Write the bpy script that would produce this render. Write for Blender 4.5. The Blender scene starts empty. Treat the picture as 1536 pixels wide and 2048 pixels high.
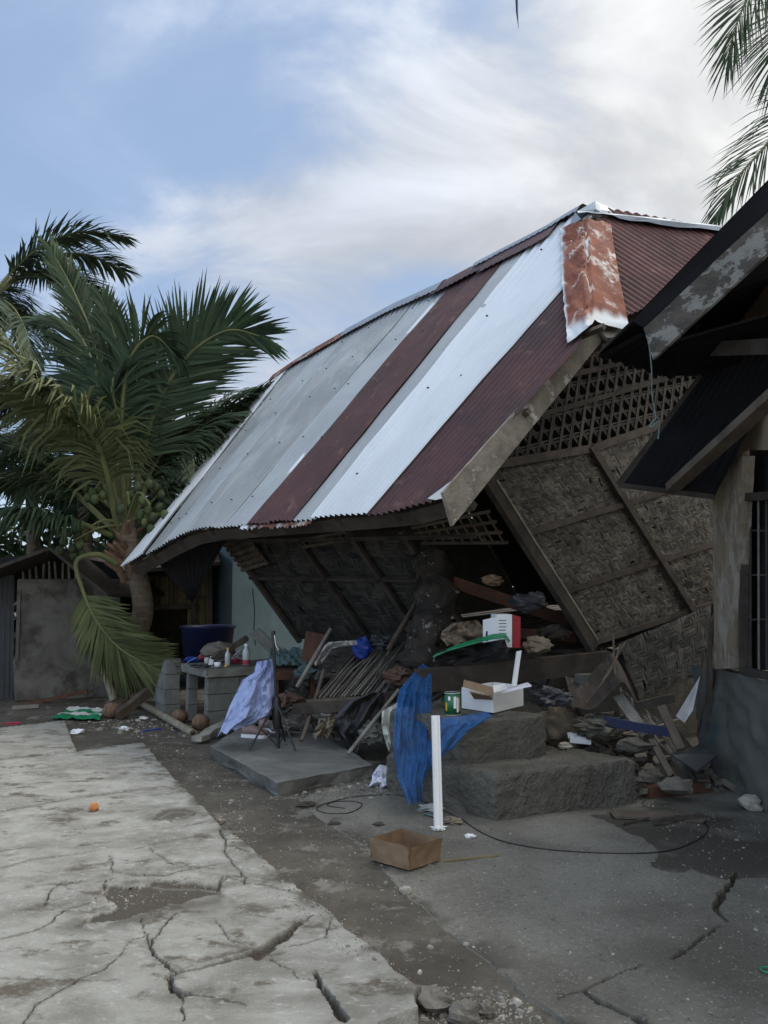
import bpy, math, random
import numpy as np
from mathutils import Vector, noise as mnoise
R = math.radians
rnd = random.Random(7)
sc = bpy.context.scene
col = sc.collection
# ------------------------------------------------------------------ camera
F = 1657.0; CH = 1.6; TH = math.atan(156/1657.0); CT, ST = math.cos(TH), math.sin(TH)
cam = bpy.data.cameras.new('camera'); camo = bpy.data.objects.new('camera', cam); col.objects.link(camo)
camo.location = (0, 0, CH); camo.rotation_euler = (math.pi/2+TH, 0, 0)
cam.sensor_fit = 'VERTICAL'; cam.sensor_height = 36; cam.lens = F/2048*36; cam.clip_end = 2000; cam.clip_start = .05
sc.camera = camo
sc.render.resolution_x = 768; sc.render.resolution_y = 1024
sc.view_settings.view_transform = 'Standard'; sc.view_settings.look = 'None'; sc.view_settings.gamma = 1
sc.view_settings.exposure = 0.8
# ------------------------------------------------------------------ world
SUN_EL, SUN_AZ = 60, 55     # azimuth measured from +Y towards +X
w = bpy.data.worlds.new("World"); sc.world = w; w.use_nodes = True
nt = w.node_tree; nt.nodes.clear()
def N(t, **k):
    n = nt.nodes.new(t)
    for a, b in k.items(): setattr(n, a, b)
    return n
def lk(a, b): nt.links.new(a, b)
def MA(op, a, b=None, c=None, clamp=False):
    n = N('ShaderNodeMath', operation=op); n.use_clamp = clamp
    for i, v in enumerate((a, b, c)):
        if v is None: continue
        if isinstance(v, (int, float)): n.inputs[i].default_value = v
        else: lk(v, n.inputs[i])
    return n.outputs[0]
def MIX(f, a, b):
    n = N('ShaderNodeMix', data_type='RGBA')
    for i, v in ((0, f), (6, a), (7, b)):
        if isinstance(v, (int, float)): n.inputs[i].default_value = v
        elif isinstance(v, tuple): n.inputs[i].default_value = (*v, 1)
        else: lk(v, n.inputs[i])
    return n.outputs[2]
def NOI(vec, scale, detail=5, rough=.55, dist=0):
    n = N('ShaderNodeTexNoise'); n.inputs['Scale'].default_value = scale; n.inputs['Detail'].default_value = detail
    n.inputs['Roughness'].default_value = rough; n.inputs['Distortion'].default_value = dist; lk(vec, n.inputs['Vector']); return n.outputs[0]
def RNG(v, a, b, c=0., d=1.):
    n = N('ShaderNodeMapRange', interpolation_type='SMOOTHSTEP'); lk(v, n.inputs[0])
    for i, x in enumerate((a, b, c, d)): n.inputs[i+1].default_value = x
    return n.outputs[0]
sky = N('ShaderNodeTexSky', sky_type='NISHITA'); sky.sun_disc = False
sky.sun_elevation = R(SUN_EL); sky.sun_rotation = R(SUN_AZ); sky.air_density = 1.0; sky.dust_density = .6; sky.ozone_density = 2.2
tc = N('ShaderNodeTexCoord'); sep = N('ShaderNodeSeparateXYZ'); lk(tc.outputs['Generated'], sep.inputs[0])
X, Y, Z = sep.outputs
den = MA('ADD', MA('MAXIMUM', Z, 0), .35)
cx = MA('DIVIDE', X, den); cy = MA('DIVIDE', Y, den)
cmb = N('ShaderNodeCombineXYZ'); lk(cx, cmb.inputs[0]); lk(MA('MULTIPLY', cy, 1.1), cmb.inputs[1])
mp = N('ShaderNodeMapping'); mp.inputs['Rotation'].default_value = (0, 0, R(-28)); mp.inputs['Scale'].default_value = (1, 1.2, 1); mp.inputs['Location'].default_value = (3.3, 1.1, 0); lk(cmb.outputs[0], mp.inputs[0])
V = mp.outputs[0]
n1 = NOI(V, 1.15, 7, .5, .35)
n2 = NOI(V, 2.6, 8, .56, .5)
n3 = NOI(V, .8, 4, .5, .3)
side = MA('ADD', MA('MULTIPLY', X, .95), MA('MULTIPLY', Y, -.05))          # more cloud towards the right (+X)
cov = MA('ADD', MA('ADD', n1, MA('MULTIPLY', MA('SUBTRACT', n2, .5), .85)), MA('ADD', MA('MULTIPLY', side, .42), MA('MULTIPLY', RNG(Z, .35, .6), .05)))
cmask = MA('ADD', MA('MULTIPLY', RNG(cov, .30, .60), .66), .30)
glow = RNG(side, -.15, .36)
ccol = MIX(glow, (3.8, 4.1, 4.65), (5.7, 5.65, 5.45))
ccol = MIX(MA('MULTIPLY', RNG(n3, .46, .60), .6), ccol, (3.1, 3.25, 3.6))      # thick grey patches
tex = MA('ADD', MA('MULTIPLY', RNG(n2, .36, .66), .34), .86)
cm2 = N('ShaderNodeVectorMath', operation='SCALE'); lk(ccol, cm2.inputs[0]); lk(tex, cm2.inputs['Scale'])
clear = MIX(.5, sky.outputs[0], (1.3, 2.35, 4.0))
fin = MIX(cmask, clear, cm2.outputs[0])
# sky brightened out of view, overhead and behind the camera, to light the ground
thin = MA('ADD', MA('MULTIPLY', MA('MAXIMUM', RNG(Z, .62, .9), RNG(Y, .25, -.35)), .95), 1)  # gain of that added brightness
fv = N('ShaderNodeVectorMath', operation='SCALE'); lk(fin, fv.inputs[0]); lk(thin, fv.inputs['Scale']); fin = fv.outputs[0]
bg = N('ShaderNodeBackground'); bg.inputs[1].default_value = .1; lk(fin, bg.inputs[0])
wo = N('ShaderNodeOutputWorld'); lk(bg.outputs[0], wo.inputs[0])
# ------------------------------------------------------------------ sun
sl = bpy.data.lights.new('sun', 'SUN'); sl.energy = 1.3; sl.angle = R(22); sl.color = (1, .95, .87)
so = bpy.data.objects.new('sun', sl); col.objects.link(so)
d = Vector((math.sin(R(SUN_AZ))*math.cos(R(SUN_EL)), math.cos(R(SUN_AZ))*math.cos(R(SUN_EL)), math.sin(R(SUN_EL))))
so.rotation_euler = d.to_track_quat('Z', 'Y').to_euler(); so.location = (20, 20, 20)

# ================================================================== helpers
def V3(*a): return np.array(a if len(a) > 1 else a[0], float)
def ray(px, py):
    x = (px-768)/F; y = (1024-py)/F
    return V3(x, CT-ST*y, ST+CT*y)
O = V3(0, 0, CH)
def at(px, py, Yd): r = ray(px, py); return O+r*(Yd/r[1])
def gr(px, py, z=0.): r = ray(px, py); return O+r*((z-CH)/r[2])
def onp(px, py, P, n): r = ray(px, py); return O+r*(np.dot(P-O, n)/np.dot(r, n))
def unit(v): v = np.asarray(v, float); return v/max(np.linalg.norm(v), 1e-9)
def proj(p):
    q = p-O; dd = q[1]*CT+q[2]*ST; u = -q[1]*ST+q[2]*CT
    return 768+F*q[0]/dd, 1024-F*u/dd
def fb(x, y, z=0, s=1.): return mnoise.fractal(Vector((x*s, y*s, z*s)), 1.0, 2.0, 4)

class MB:
    def __init__(s): s.v = []; s.f = []; s.m = []; s.t = []; s.sm = []
    def add(s, vs, fs, mi=0, tint=None, smooth=False):
        o = len(s.v); s.v.extend([tuple(map(float, p)) for p in vs])
        for f in fs:
            s.f.append(tuple(i+o for i in f)); s.m.append(mi); s.t.append(rnd.random() if tint is None else tint); s.sm.append(smooth)
    def hexa(s, c8, mi=0, tint=None):   # bottom 4, top 4 (same winding)
        t = rnd.random() if tint is None else tint
        s.add(c8, [(3, 2, 1, 0), (4, 5, 6, 7), (0, 1, 5, 4), (1, 2, 6, 5), (2, 3, 7, 6), (3, 0, 4, 7)], mi, t)
    def box(s, c, ax, ay, az, mi=0, tint=None):  # centre and three half-vectors
        c, ax, ay, az = map(V3, (c, ax, ay, az))
        q = [(-1, -1), (1, -1), (1, 1), (-1, 1)]
        s.hexa([c+ax*a+ay*b-az for a, b in q]+[c+ax*a+ay*b+az for a, b in q], mi, tint)
    def beam(s, A, B, w, h, up=(0, 0, 1), mi=0, tint=None, rag=0., n=1, wob=0.):
        A, B, up = V3(A), V3(B), V3(up); T = unit(B-A)
        S = np.cross(T, up)
        if np.linalg.norm(S) < 1e-3: S = np.cross(T, V3(1, 0, 0))
        S = unit(S); U = unit(np.cross(S, T)); vs = []
        for k in range(n+1):
            c = A+(B-A)*k/n + (S*rnd.uniform(-1, 1)+U*rnd.uniform(-1, 1))*wob*(0 < k < n)
            for a, b in ((-1, -1), (1, -1), (1, 1), (-1, 1)):
                e = T*rnd.uniform(-rag, rag) if k in (0, n) else 0
                vs.append(c+S*a*w/2+U*b*h/2+e)
        fs = [(0, 1, 2, 3), tuple(4*n+i for i in (3, 2, 1, 0))]
        for k in range(n):
            for i in range(4):
                j = (i+1) % 4; fs.append((4*k+j, 4*k+i, 4*k+4+i, 4*k+4+j))
        s.add(vs, fs, mi, rnd.random() if tint is None else tint)
    def tube(s, P, r, n=8, mi=0, tint=None, cap=True, smooth=True):
        P = [V3(p) for p in P]; m = len(P)
        if not hasattr(r, '__len__'): r = [r]*m
        vs = []; prev = None
        for k in range(m):
            T = unit(P[min(k+1, m-1)]-P[max(k-1, 0)])
            if prev is None:
                a = V3(0, 0, 1) if abs(T[2]) < .9 else V3(1, 0, 0); S = unit(np.cross(T, a))
            else: S = unit(prev-T*np.dot(prev, T))
            prev = S; B = np.cross(T, S)
            for i in range(n):
                a = 2*math.pi*i/n; vs.append(P[k]+(S*math.cos(a)+B*math.sin(a))*r[k])
        fs = []
        for k in range(m-1):
            for i in range(n): j = (i+1) % n; fs.append((k*n+i, k*n+j, k*n+n+j, k*n+n+i))
        s.add(vs, fs, mi, tint if tint is not None else rnd.random(), smooth)
        if cap: s.add(vs[:n][::-1], [tuple(range(n))], mi, tint); s.add(vs[-n:], [tuple(range(n))], mi, tint)
    def grid(s, fn, nu, nv, mi=0, smooth=True, tint=None):
        vs = [fn(i/nu, j/nv) for j in range(nv+1) for i in range(nu+1)]
        s.add(vs, [(j*(nu+1)+i, j*(nu+1)+i+1, (j+1)*(nu+1)+i+1, (j+1)*(nu+1)+i) for j in range(nv) for i in range(nu)], mi, tint, smooth)
    def slab(s, P, t, mi=0, tint=None):    # closed polygon P (3D points), thickness vector t
        P = [V3(p) for p in P]; n = len(P); t = V3(t)
        vs = P+[p+t for p in P]
        s.add(vs, [tuple(range(n))[::-1], tuple(range(n, 2*n))]+[(i, (i+1) % n, n+(i+1) % n, n+i) for i in range(n)], mi, tint if tint is not None else rnd.random())
    def blob(s, c, r, nz=.15, mi=0, seed=0, nu=14, nv=9, freq=1.6, smooth=True, ax=None, flat=None):
        c = V3(c); r = V3(r) if hasattr(r, '__len__') else V3(r, r, r); vs = []
        ax = ax if ax is not None else np.eye(3)
        for j in range(nv+1):
            ph = math.pi*j/nv
            for i in range(nu):
                th = 2*math.pi*i/nu; dd = V3(math.sin(ph)*math.cos(th), math.sin(ph)*math.sin(th), math.cos(ph))
                k = 1+nz*fb(*(dd*freq+seed*3.7))
                q = dd*r*k
                if flat is not None: q[2] = max(q[2], -flat)
                vs.append(c+ax[0]*q[0]+ax[1]*q[1]+ax[2]*q[2])
        s.add(vs, [(j*nu+i, (j+1)*nu+i, (j+1)*nu+(i+1) % nu, j*nu+(i+1) % nu) for j in range(nv) for i in range(nu)], mi, rnd.random(), smooth)
    def lathe(s, c, prof, n=16, ax=None, mi=0, smooth=True):
        c = V3(c); ax = ax if ax is not None else np.eye(3); vs = []
        for r, z in prof:
            for i in range(n): a = 2*math.pi*i/n; vs.append(c+ax[0]*r*math.cos(a)+ax[1]*r*math.sin(a)+ax[2]*z)
        s.add(vs, [(k*n+i, k*n+(i+1) % n, k*n+n+(i+1) % n, k*n+n+i) for k in range(len(prof)-1) for i in range(n)], mi, rnd.random(), smooth)

def build(name, mb, mats, base=None, parent=None):
    v = np.array(mb.v); 
    if base is None: base = V3((v[:, 0].min()+v[:, 0].max())/2, (v[:, 1].min()+v[:, 1].max())/2, v[:, 2].min())
    me = bpy.data.meshes.new(name); me.from_pydata([tuple(p) for p in (v-base)], [], mb.f)
    for m in (mats if isinstance(mats, (list, tuple)) else [mats]): me.materials.append(m)
    me.polygons.foreach_set('material_index', mb.m); me.polygons.foreach_set('use_smooth', mb.sm)
    a = me.attributes.new('tint', 'FLOAT', 'FACE'); a.data.foreach_set('value', mb.t); me.update()
    o = bpy.data.objects.new(name, me); col.objects.link(o)
    if parent is not None: o.parent = parent
    else: o.location = base
    return o
class Thing:
    def __init__(s, name, label, cat, base, group=None):
        s.base = V3(base); s.o = bpy.data.objects.new(name, None); s.o.empty_display_size = .2; col.objects.link(s.o)
        s.o.location = s.base; s.o['label'] = label; s.o['category'] = cat
        if group: s.o['group'] = group
    def part(s, name, mb, mats, label=None, parent=None):
        o = build(name, mb, mats, s.base, parent or s.o)
        if label: o['label'] = label
        return o
def single(name, mb, mats, label, cat, group=None, kind=None):
    o = build(name, mb, mats); o['label'] = label
    o['category'] = cat
    if group: o['group'] = group
    if kind: o['kind'] = kind
    return o
def struct(name, mb, mats):
    o = build(name, mb, mats, V3(0, 0, 0)); o['kind'] = 'structure'; return o

# ------------------------------------------------------------------ materials
def mat(name, c1, c2=None, sc_=3., rough=.85, bump=.3, bs=25., metal=0., stretch=(1, 1, 1), c3=None, s3=8., t3=(.6, .7), tint=0., spec=.3, dist=.6, attr=None, trans=0., sheen=0., alpha=1., bd=.02, detail=6, c4=None, s4=20):
    global nt
    m = bpy.data.materials.new(name); m.use_nodes = True; nt = m.node_tree; nt.nodes.clear()
    tcn = N('ShaderNodeTexCoord'); mpn = N('ShaderNodeMapping'); mpn.inputs['Scale'].default_value = stretch; lk(tcn.outputs['Object'], mpn.inputs[0]); v = mpn.outputs[0]
    c2 = c2 or tuple(x*.7 for x in c1)
    a = RNG(NOI(v, sc_, detail, .6, dist), .3, .7)
    c = MIX(a, c1, c2)
    if c3: c = MIX(RNG(NOI(v, s3, 10, .68, .15), *t3), c, c3)
    if c4: c = MIX(MA('MULTIPLY', RNG(NOI(v, s4, 8, .7, .3), .52, .72), .75), c, c4)
    if attr:
        for an, ac in attr:
            at_ = N('ShaderNodeAttribute'); at_.attribute_name = an
            c = MIX(at_.outputs['Fac'], c, ac)
    if tint:
        at_ = N('ShaderNodeAttribute'); at_.attribute_name = 'tint'
        k = MA('ADD', MA('MULTIPLY', at_.outputs['Fac'], tint*2), 1-tint)
        sc2 = N('ShaderNodeVectorMath', operation='SCALE'); lk(c, sc2.inputs[0]); lk(k, sc2.inputs['Scale']); c = sc2.outputs[0]
    b = N('ShaderNodeBsdfPrincipled'); lk(c, b.inputs['Base Color']); b.inputs['Metallic'].default_value = metal
    b.inputs['Specular IOR Level'].default_value = spec
    lk(MA('ADD', MA('MULTIPLY', NOI(v, sc_*2.5, 4), .3), rough-.15, clamp=True), b.inputs['Roughness'])
    if bump:
        bn = N('ShaderNodeBump'); bn.inputs['Strength'].default_value = bump; bn.inputs['Distance'].default_value = bd
        lk(NOI(v, bs, 6, .65), bn.inputs['Height']); lk(bn.outputs[0], b.inputs['Normal'])
    out = N('ShaderNodeOutputMaterial'); sh = b.outputs[0]
    if trans:
        tr = N('ShaderNodeBsdfTranslucent'); lk(c, tr.inputs[0]); mx = N('ShaderNodeMixShader'); mx.inputs[0].default_value = trans; lk(sh, mx.inputs[1]); lk(tr.outputs[0], mx.inputs[2]); sh = mx.outputs[0]
    if alpha < 1:
        tr = N('ShaderNodeBsdfTransparent'); mx = N('ShaderNodeMixShader'); mx.inputs[0].default_value = alpha; lk(tr.outputs[0], mx.inputs[1]); lk(sh, mx.inputs[2]); sh = mx.outputs[0]
    lk(sh, out.inputs[0]); return m
M = {}
M['dirt'] = mat('dirt_material', (.125, .113, .09), (.072, .064, .052), 2.2, .95, 1., 40, c3=(.19, .175, .15), s3=4, t3=(.54, .64), c4=(.05, .043, .034), s4=14, spec=.15)
M['pave'] = mat('pavement_material', (.37, .365, .328), (.21, .203, .173), 3.4, .9, 1., 80, stretch=(.8, 1.1, 1), c3=(.12, .105, .08), s3=4.2, t3=(.505, .64), spec=.2, attr=[('dirty', (.08, .07, .054))], dist=.5, detail=12, c4=(.47, .475, .45), s4=26)
M['yard'] = mat('yard_material', (.195, .186, .155), (.125, .118, .098), 1.3, .8, .7, 70, c3=(.36, .35, .31), s3=75, t3=(.56, .68), c4=(.055, .05, .043), s4=28, spec=.35, attr=[('dirty', (.055, .049, .038))], dist=.8, detail=9)
M['conc'] = mat('concrete_material', (.20, .20, .18), (.12, .12, .105), 2.5, .9, .6, 30, c3=(.07, .07, .06), s3=5, t3=(.58, .75))
M['conc_dark'] = mat('mossy_concrete_material', (.165, .155, .128), (.085, .08, .064), 3, .95, 1., 30, c3=(.17, .16, .135), s3=12, t3=(.58, .74), bd=.05, detail=9)
M['block'] = mat('block_material', (.17, .175, .16), (.12, .125, .115), 5, .95, .6, 60, tint=.12)
M['wood'] = mat('old_wood_material', (.13, .105, .08), (.07, .055, .042), 4, .9, .5, 30, stretch=(1, 1, 1), tint=.3)
M['wood_dk'] = mat('dark_wood_material', (.075, .06, .048), (.035, .03, .026), 4, .9, .5, 30, tint=.25)
M['wood_grey'] = mat('grey_wood_material', (.26, .245, .21), (.14, .13, .11), 6, .9, .5, 45, tint=.2)
M['wood_red'] = mat('reddish_wood_material', (.13, .06, .035), (.07, .035, .025), 4, .85, .4, 30, tint=.2)
M['fascia'] = mat('weathered_fascia_material', (.23, .205, .165), (.13, .11, .09), 5, .9, .6, 40, c3=(.42, .40, .35), s3=5, t3=(.56, .68))
M['peel'] = mat('peeling_paint_board_material', (.05, .045, .04), (.10, .085, .07), 6, .9, .7, 30, stretch=(.6, .6, .9), c3=(.20, .195, .175), s3=9, t3=(.52, .56))
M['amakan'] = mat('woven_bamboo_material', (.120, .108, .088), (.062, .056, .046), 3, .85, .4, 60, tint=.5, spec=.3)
M['lattice'] = mat('lattice_bamboo_material', (.065, .06, .05), (.04, .037, .031), 3, .85, .4, 60, tint=.5)
M['amakan_dk'] = mat('dark_woven_bamboo_material', (.055, .053, .045), (.035, .034, .03), 3, .9, .4, 60, tint=.4)  # darker weave for the front, rear and far end walls
M['amakan_grey'] = mat('grey_woven_bamboo_material', (.085, .083, .073), (.045, .044, .039), 3, .85, .4, 60, tint=.3)
M['black'] = mat('plain_black_material', (.012, .012, .014), (.02, .02, .022), 3, .9, 0)  # plain black for panel backings, window, hanging sheet and bag
M['white'] = mat('white_sheet_material', (.52, .56, .60), (.45, .49, .53), 1.0, .42, .08, 6, spec=.5, stretch=(1, 1, .4))
M['silver'] = mat('galvanised_sheet_material', (.25, .27, .28), (.18, .20, .21), 1.6, .5, .12, 8, spec=.5, metal=.25, c3=(.31, .335, .345), s3=1.2, t3=(.5, .7), stretch=(1, 1, .5))
M['silver2'] = mat('pale_galvanised_sheet_material', (.29, .32, .34), (.23, .255, .275), 1.2, .5, .1, 8, spec=.5, metal=.25)
M['maroon'] = mat('maroon_sheet_material', (.066, .028, .029), (.040, .020, .023), 2.2, .65, .15, 20, spec=.35, c3=(.13, .07, .055), s3=6, t3=(.55, .72), tint=.08)
M['maroon2'] = mat('faded_brown_sheet_material', (.105, .046, .04), (.065, .032, .029), 2.2, .7, .15, 20, spec=.3, c3=(.20, .11, .085), s3=5, t3=(.55, .75), tint=.12)
M['rustcap'] = mat('rusty_cap_material', (.21, .065, .032), (.13, .038, .022), 3, .8, .3, 25, c3=(.50, .46, .42), s3=3.6, t3=(.52, .66), stretch=(1.8, 1.8, .6), attr=[('pale', (.52, .55, .56))])
M['rusty'] = mat('rust_brown_material', (.17, .06, .035), (.09, .04, .03), 5, .85, .3, 25, c3=(.30, .29, .28), s3=4, t3=(.52, .6))
M['capgrey'] = mat('grey_blue_cap_material', (.21, .25, .29), (.15, .18, .21), 2, .5, .15, 10, spec=.5, metal=.25, c3=(.12, .06, .05), s3=5, t3=(.60, .7))
M['near_black_tin'] = mat('near_black_tin_material', (.014, .014, .015), (.009, .009, .010), 2, .8, .2, 20, spec=.08)  # near-black tin for the neighbour's roof sheets, awning and roof edge
M['tin_dk'] = mat('dark_old_tin_material', (.045, .05, .055), (.03, .033, .036), 2, .6, .2, 20, spec=.4)
M['frond'] = mat('palm_leaf_material', (.050, .078, .040), (.028, .048, .028), 2, .65, 0, spec=.15, tint=.45, trans=.18)
M['frond_ol'] = mat('olive_palm_leaf_material', (.125, .14, .062), (.075, .09, .042), 2, .65, 0, spec=.15, tint=.4, trans=.2)
M['frond_far'] = mat('far_palm_leaf_material', (.07, .10, .058), (.042, .064, .042), 2, .65, 0, spec=.15, tint=.4, trans=.2)
M['rachis'] = mat('palm_stalk_material', (.13, .14, .055), (.08, .09, .04), 3, .65, .1, 10)
M['trunk'] = mat('palm_trunk_material', (.17, .135, .10), (.09, .072, .055), 6, .95, .9, 30, stretch=(1, 1, 3))
M['nut'] = mat('green_coconut_material', (.055, .075, .025), (.03, .042, .018), 7, .6, .2, 14, tint=.5)
M['husk'] = mat('coconut_husk_material', (.19, .12, .08), (.10, .06, .04), 5, .9, .6, 20, stretch=(2, 2, .6))
M['bamboo'] = mat('bamboo_material', (.32, .25, .13), (.20, .16, .09), 5, .6, .2, 20, tint=.3)
M['bamboo_pole'] = mat('grey_bamboo_pole_material', (.26, .24, .17), (.16, .14, .10), 4, .7, .3, 20, tint=.2)
M['bluewall'] = mat('pale_blue_painted_wall_material', (.14, .20, .22), (.11, .16, .18), 1.5, .9, .3, 20)
M['shackwall'] = mat('shack_wall_material', (.15, .143, .125), (.075, .072, .064), 1.8, .95, .9, 14, c3=(.055, .045, .038), s3=2.2, t3=(.48, .62))
M['nbwall'] = mat('painted_plinth_material', (.125, .125, .108), (.075, .078, .07), 1.5, .85, .5, 14, c3=(.05, .08, .09), s3=1.6, t3=(.56, .66))
M['ply'] = mat('plywood_wall_material', (.34, .26, .17), (.22, .17, .115), 2, .85, .2, 25, stretch=(1, 1, .4))
M['post'] = mat('peeling_post_material', (.25, .20, .14), (.16, .12, .08), 4, .85, .4, 20, stretch=(2, 2, .8), c3=(.31, .28, .23), s3=4, t3=(.45, .6))
M['foam'] = mat('white_foam_material', (.78, .79, .78), (.72, .73, .73), 3, .7, .1, 60)
M['plastic_w'] = mat('white_plastic_material', (.75, .76, .76), (.68, .69, .70), 3, .45, .05, 10, spec=.5)
M['card'] = mat('cardboard_material', (.25, .17, .105), (.18, .12, .07), 5, .85, .2, 30, c3=(.14, .09, .055), s3=5, t3=(.55, .75))
M['net'] = mat('blue_net_material', (.02, .14, .40), (.012, .09, .28), 6, .6, .4, 60, alpha=.66, trans=.15)
M['cloth_b'] = mat('pale_blue_cloth_material', (.34, .41, .63), (.27, .33, .55), 4, .85, .3, 14, trans=.1)
M['cloth_w'] = mat('dirty_white_cloth_material', (.45, .45, .44), (.3, .3, .3), 6, .9, .4, 25)
M['sack'] = mat('burlap_sack_material', (.27, .22, .16), (.18, .15, .11), 8, .95, .6, 80)
M['tarp_dk'] = mat('dark_tarp_material', (.035, .038, .045), (.07, .07, .075), 4, .6, .3, 15, spec=.4)
M['blackpl'] = mat('black_metal_material', (.012, .012, .013), (.018, .018, .02), 3, .45, 0, spec=.5)
M['navy'] = mat('navy_plastic_material', (.012, .02, .07), (.01, .014, .05), 3, .5, .1, 10, spec=.4)
M['blue'] = mat('bright_blue_plastic_material', (.02, .06, .32), (.015, .04, .22), 4, .5, .2, 15, spec=.4)
M['green'] = mat('green_plastic_material', (.01, .23, .10), (.01, .16, .07), 4, .45, .1, 15, spec=.5)
M['red'] = mat('red_material', (.38, .025, .04), (.28, .02, .03), 4, .6, .1, 15)
M['pinkred'] = mat('pink_red_plastic_material', (.35, .06, .09), (.25, .03, .05), 6, .5, .2, 20)
M['tinlid'] = mat('tin_metal_material', (.5, .5, .5), (.35, .35, .34), 5, .4, .1, 20, metal=.7)
M['yellow'] = mat('yellow_plastic_material', (.65, .42, .03), (.5, .33, .03), 5, .5, 0)
M['shoe'] = mat('beige_pink_knit_material', (.30, .22, .19), (.22, .16, .14), 9, .9, .4, 90)
M['skinny'] = mat('worn_brown_fabric_material', (.13, .08, .06), (.09, .055, .04), 9, .9, .2, 60)
M['orange'] = mat('orange_peel_material', (.50, .20, .06), (.36, .14, .05), 8, .7, .3, 30)
M['paper'] = mat('printed_paper_material', (.62, .62, .68), (.50, .50, .58), 9, .8, .2, 20, c3=(.07, .05, .12), s3=20, t3=(.58, .62))
M['ricesack'] = mat('woven_plastic_sack_material', (.62, .64, .58), (.5, .52, .48), 8, .6, .2, 60)
M['water'] = mat('translucent_bottle_material', (.42, .45, .45), (.34, .37, .38), 4, .25, 0, spec=.6)
M['teal'] = mat('grey_green_towel_material', (.11, .17, .16), (.07, .11, .11), 9, .95, .6, 50)
M['stone'] = mat('stone_material', (.17, .155, .13), (.10, .09, .075), 5, .95, .8, 25)
M['chip'] = mat('pale_chip_material', (.28, .26, .22), (.14, .13, .11), 5, .9, .3, 40, tint=.5)
M['bush'] = mat('bush_leaf_material', (.035, .06, .025), (.022, .04, .018), 2, .6, 0, tint=.5, trans=.15)
M['wallcrack'] = M['black']

# ================================================================== numpy ground
rs = np.random.RandomState(3)
_lat = rs.rand(256, 256)
def vn(x, y, s, o=0.):
    x = x*s+o*17.3+500; y = y*s+o*9.1+500; xi = np.floor(x).astype(int); yi = np.floor(y).astype(int); fx = x-xi; fy = y-yi
    fx = fx*fx*(3-2*fx); fy = fy*fy*(3-2*fy); g = lambda a, b: _lat[a % 256, b % 256]
    return (g(xi, yi)*(1-fx)*(1-fy)+g(xi+1, yi)*fx*(1-fy)+g(xi, yi+1)*(1-fx)*fy+g(xi+1, yi+1)*fx*fy)-.5
def fbm(x, y, s, o=0., n=4): return sum(vn(x, y, s*2**k, o+k)/2**k for k in range(n))
def inpoly(x, y, P):
    c = np.zeros(x.shape, bool); n = len(P)
    for i in range(n):
        x0, y0 = P[i]; x1, y1 = P[i-1]
        if y0 == y1: continue
        c ^= ((y0 > y) != (y1 > y)) & (x < (x1-x0)*(y-y0)/(y1-y0)+x0)
    return c
def dseg(x, y, A, B):
    dx, dy = B[0]-A[0], B[1]-A[1]; L = dx*dx+dy*dy+1e-12
    t = np.clip(((x-A[0])*dx+(y-A[1])*dy)/L, 0, 1)
    return np.hypot(x-A[0]-t*dx, y-A[1]-t*dy), t
def G2(L, z=0.): return [tuple(gr(a, b, z)[:2]) for a, b in L]
PZ = .055
pave1 = G2([(-700, 1500), (0, 1455), (130, 1440), (141, 1470), (152, 1502), (60, 1512), (-700, 1580)], PZ)
pave2 = G2([(-900, 1600), (0, 1518), (150, 1504), (200, 1494), (288, 1484), (312, 1515), (330, 1535), (380, 1585), (440, 1650), (500, 1690), (560, 1745), (618, 1790), (700, 1862), (745, 1890), (790, 1940), (840, 1972), (828, 1990), (835, 2012), (760, 2048), (640, 2300)], PZ)+[(-1, 1.2), (-30, -30), (-60, 10)]
pave2 = pave2
yardp = G2([(600, 1600), (640, 1640), (740, 1700), (800, 1778), (870, 1840), (940, 1900), (1000, 1950), (1060, 2000), (1135, 2048), (1300, 2200)])+[(2.0, -30), (60, -30), (40, 9)]+G2([(1700, 1560), (1440, 1570), (1250, 1570), (1000, 1560), (780, 1560), (700, 1560)])
hole1 = G2([(225, 1755), (260, 1762), (330, 1775), (400, 1775), (450, 1782), (440, 1800), (370, 1815), (300, 1835), (230, 1845), (170, 1850), (200, 1800)], PZ)
patch2 = G2([(318, 1635), (345, 1622), (385, 1624), (350, 1640)], PZ)
ydirty = G2([(1240, 1645), (1300, 1700), (1345, 1740), (1420, 1735), (1480, 1750), (1700, 1760), (1800, 1640), (1400, 1600), (1200, 1620)])
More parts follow.
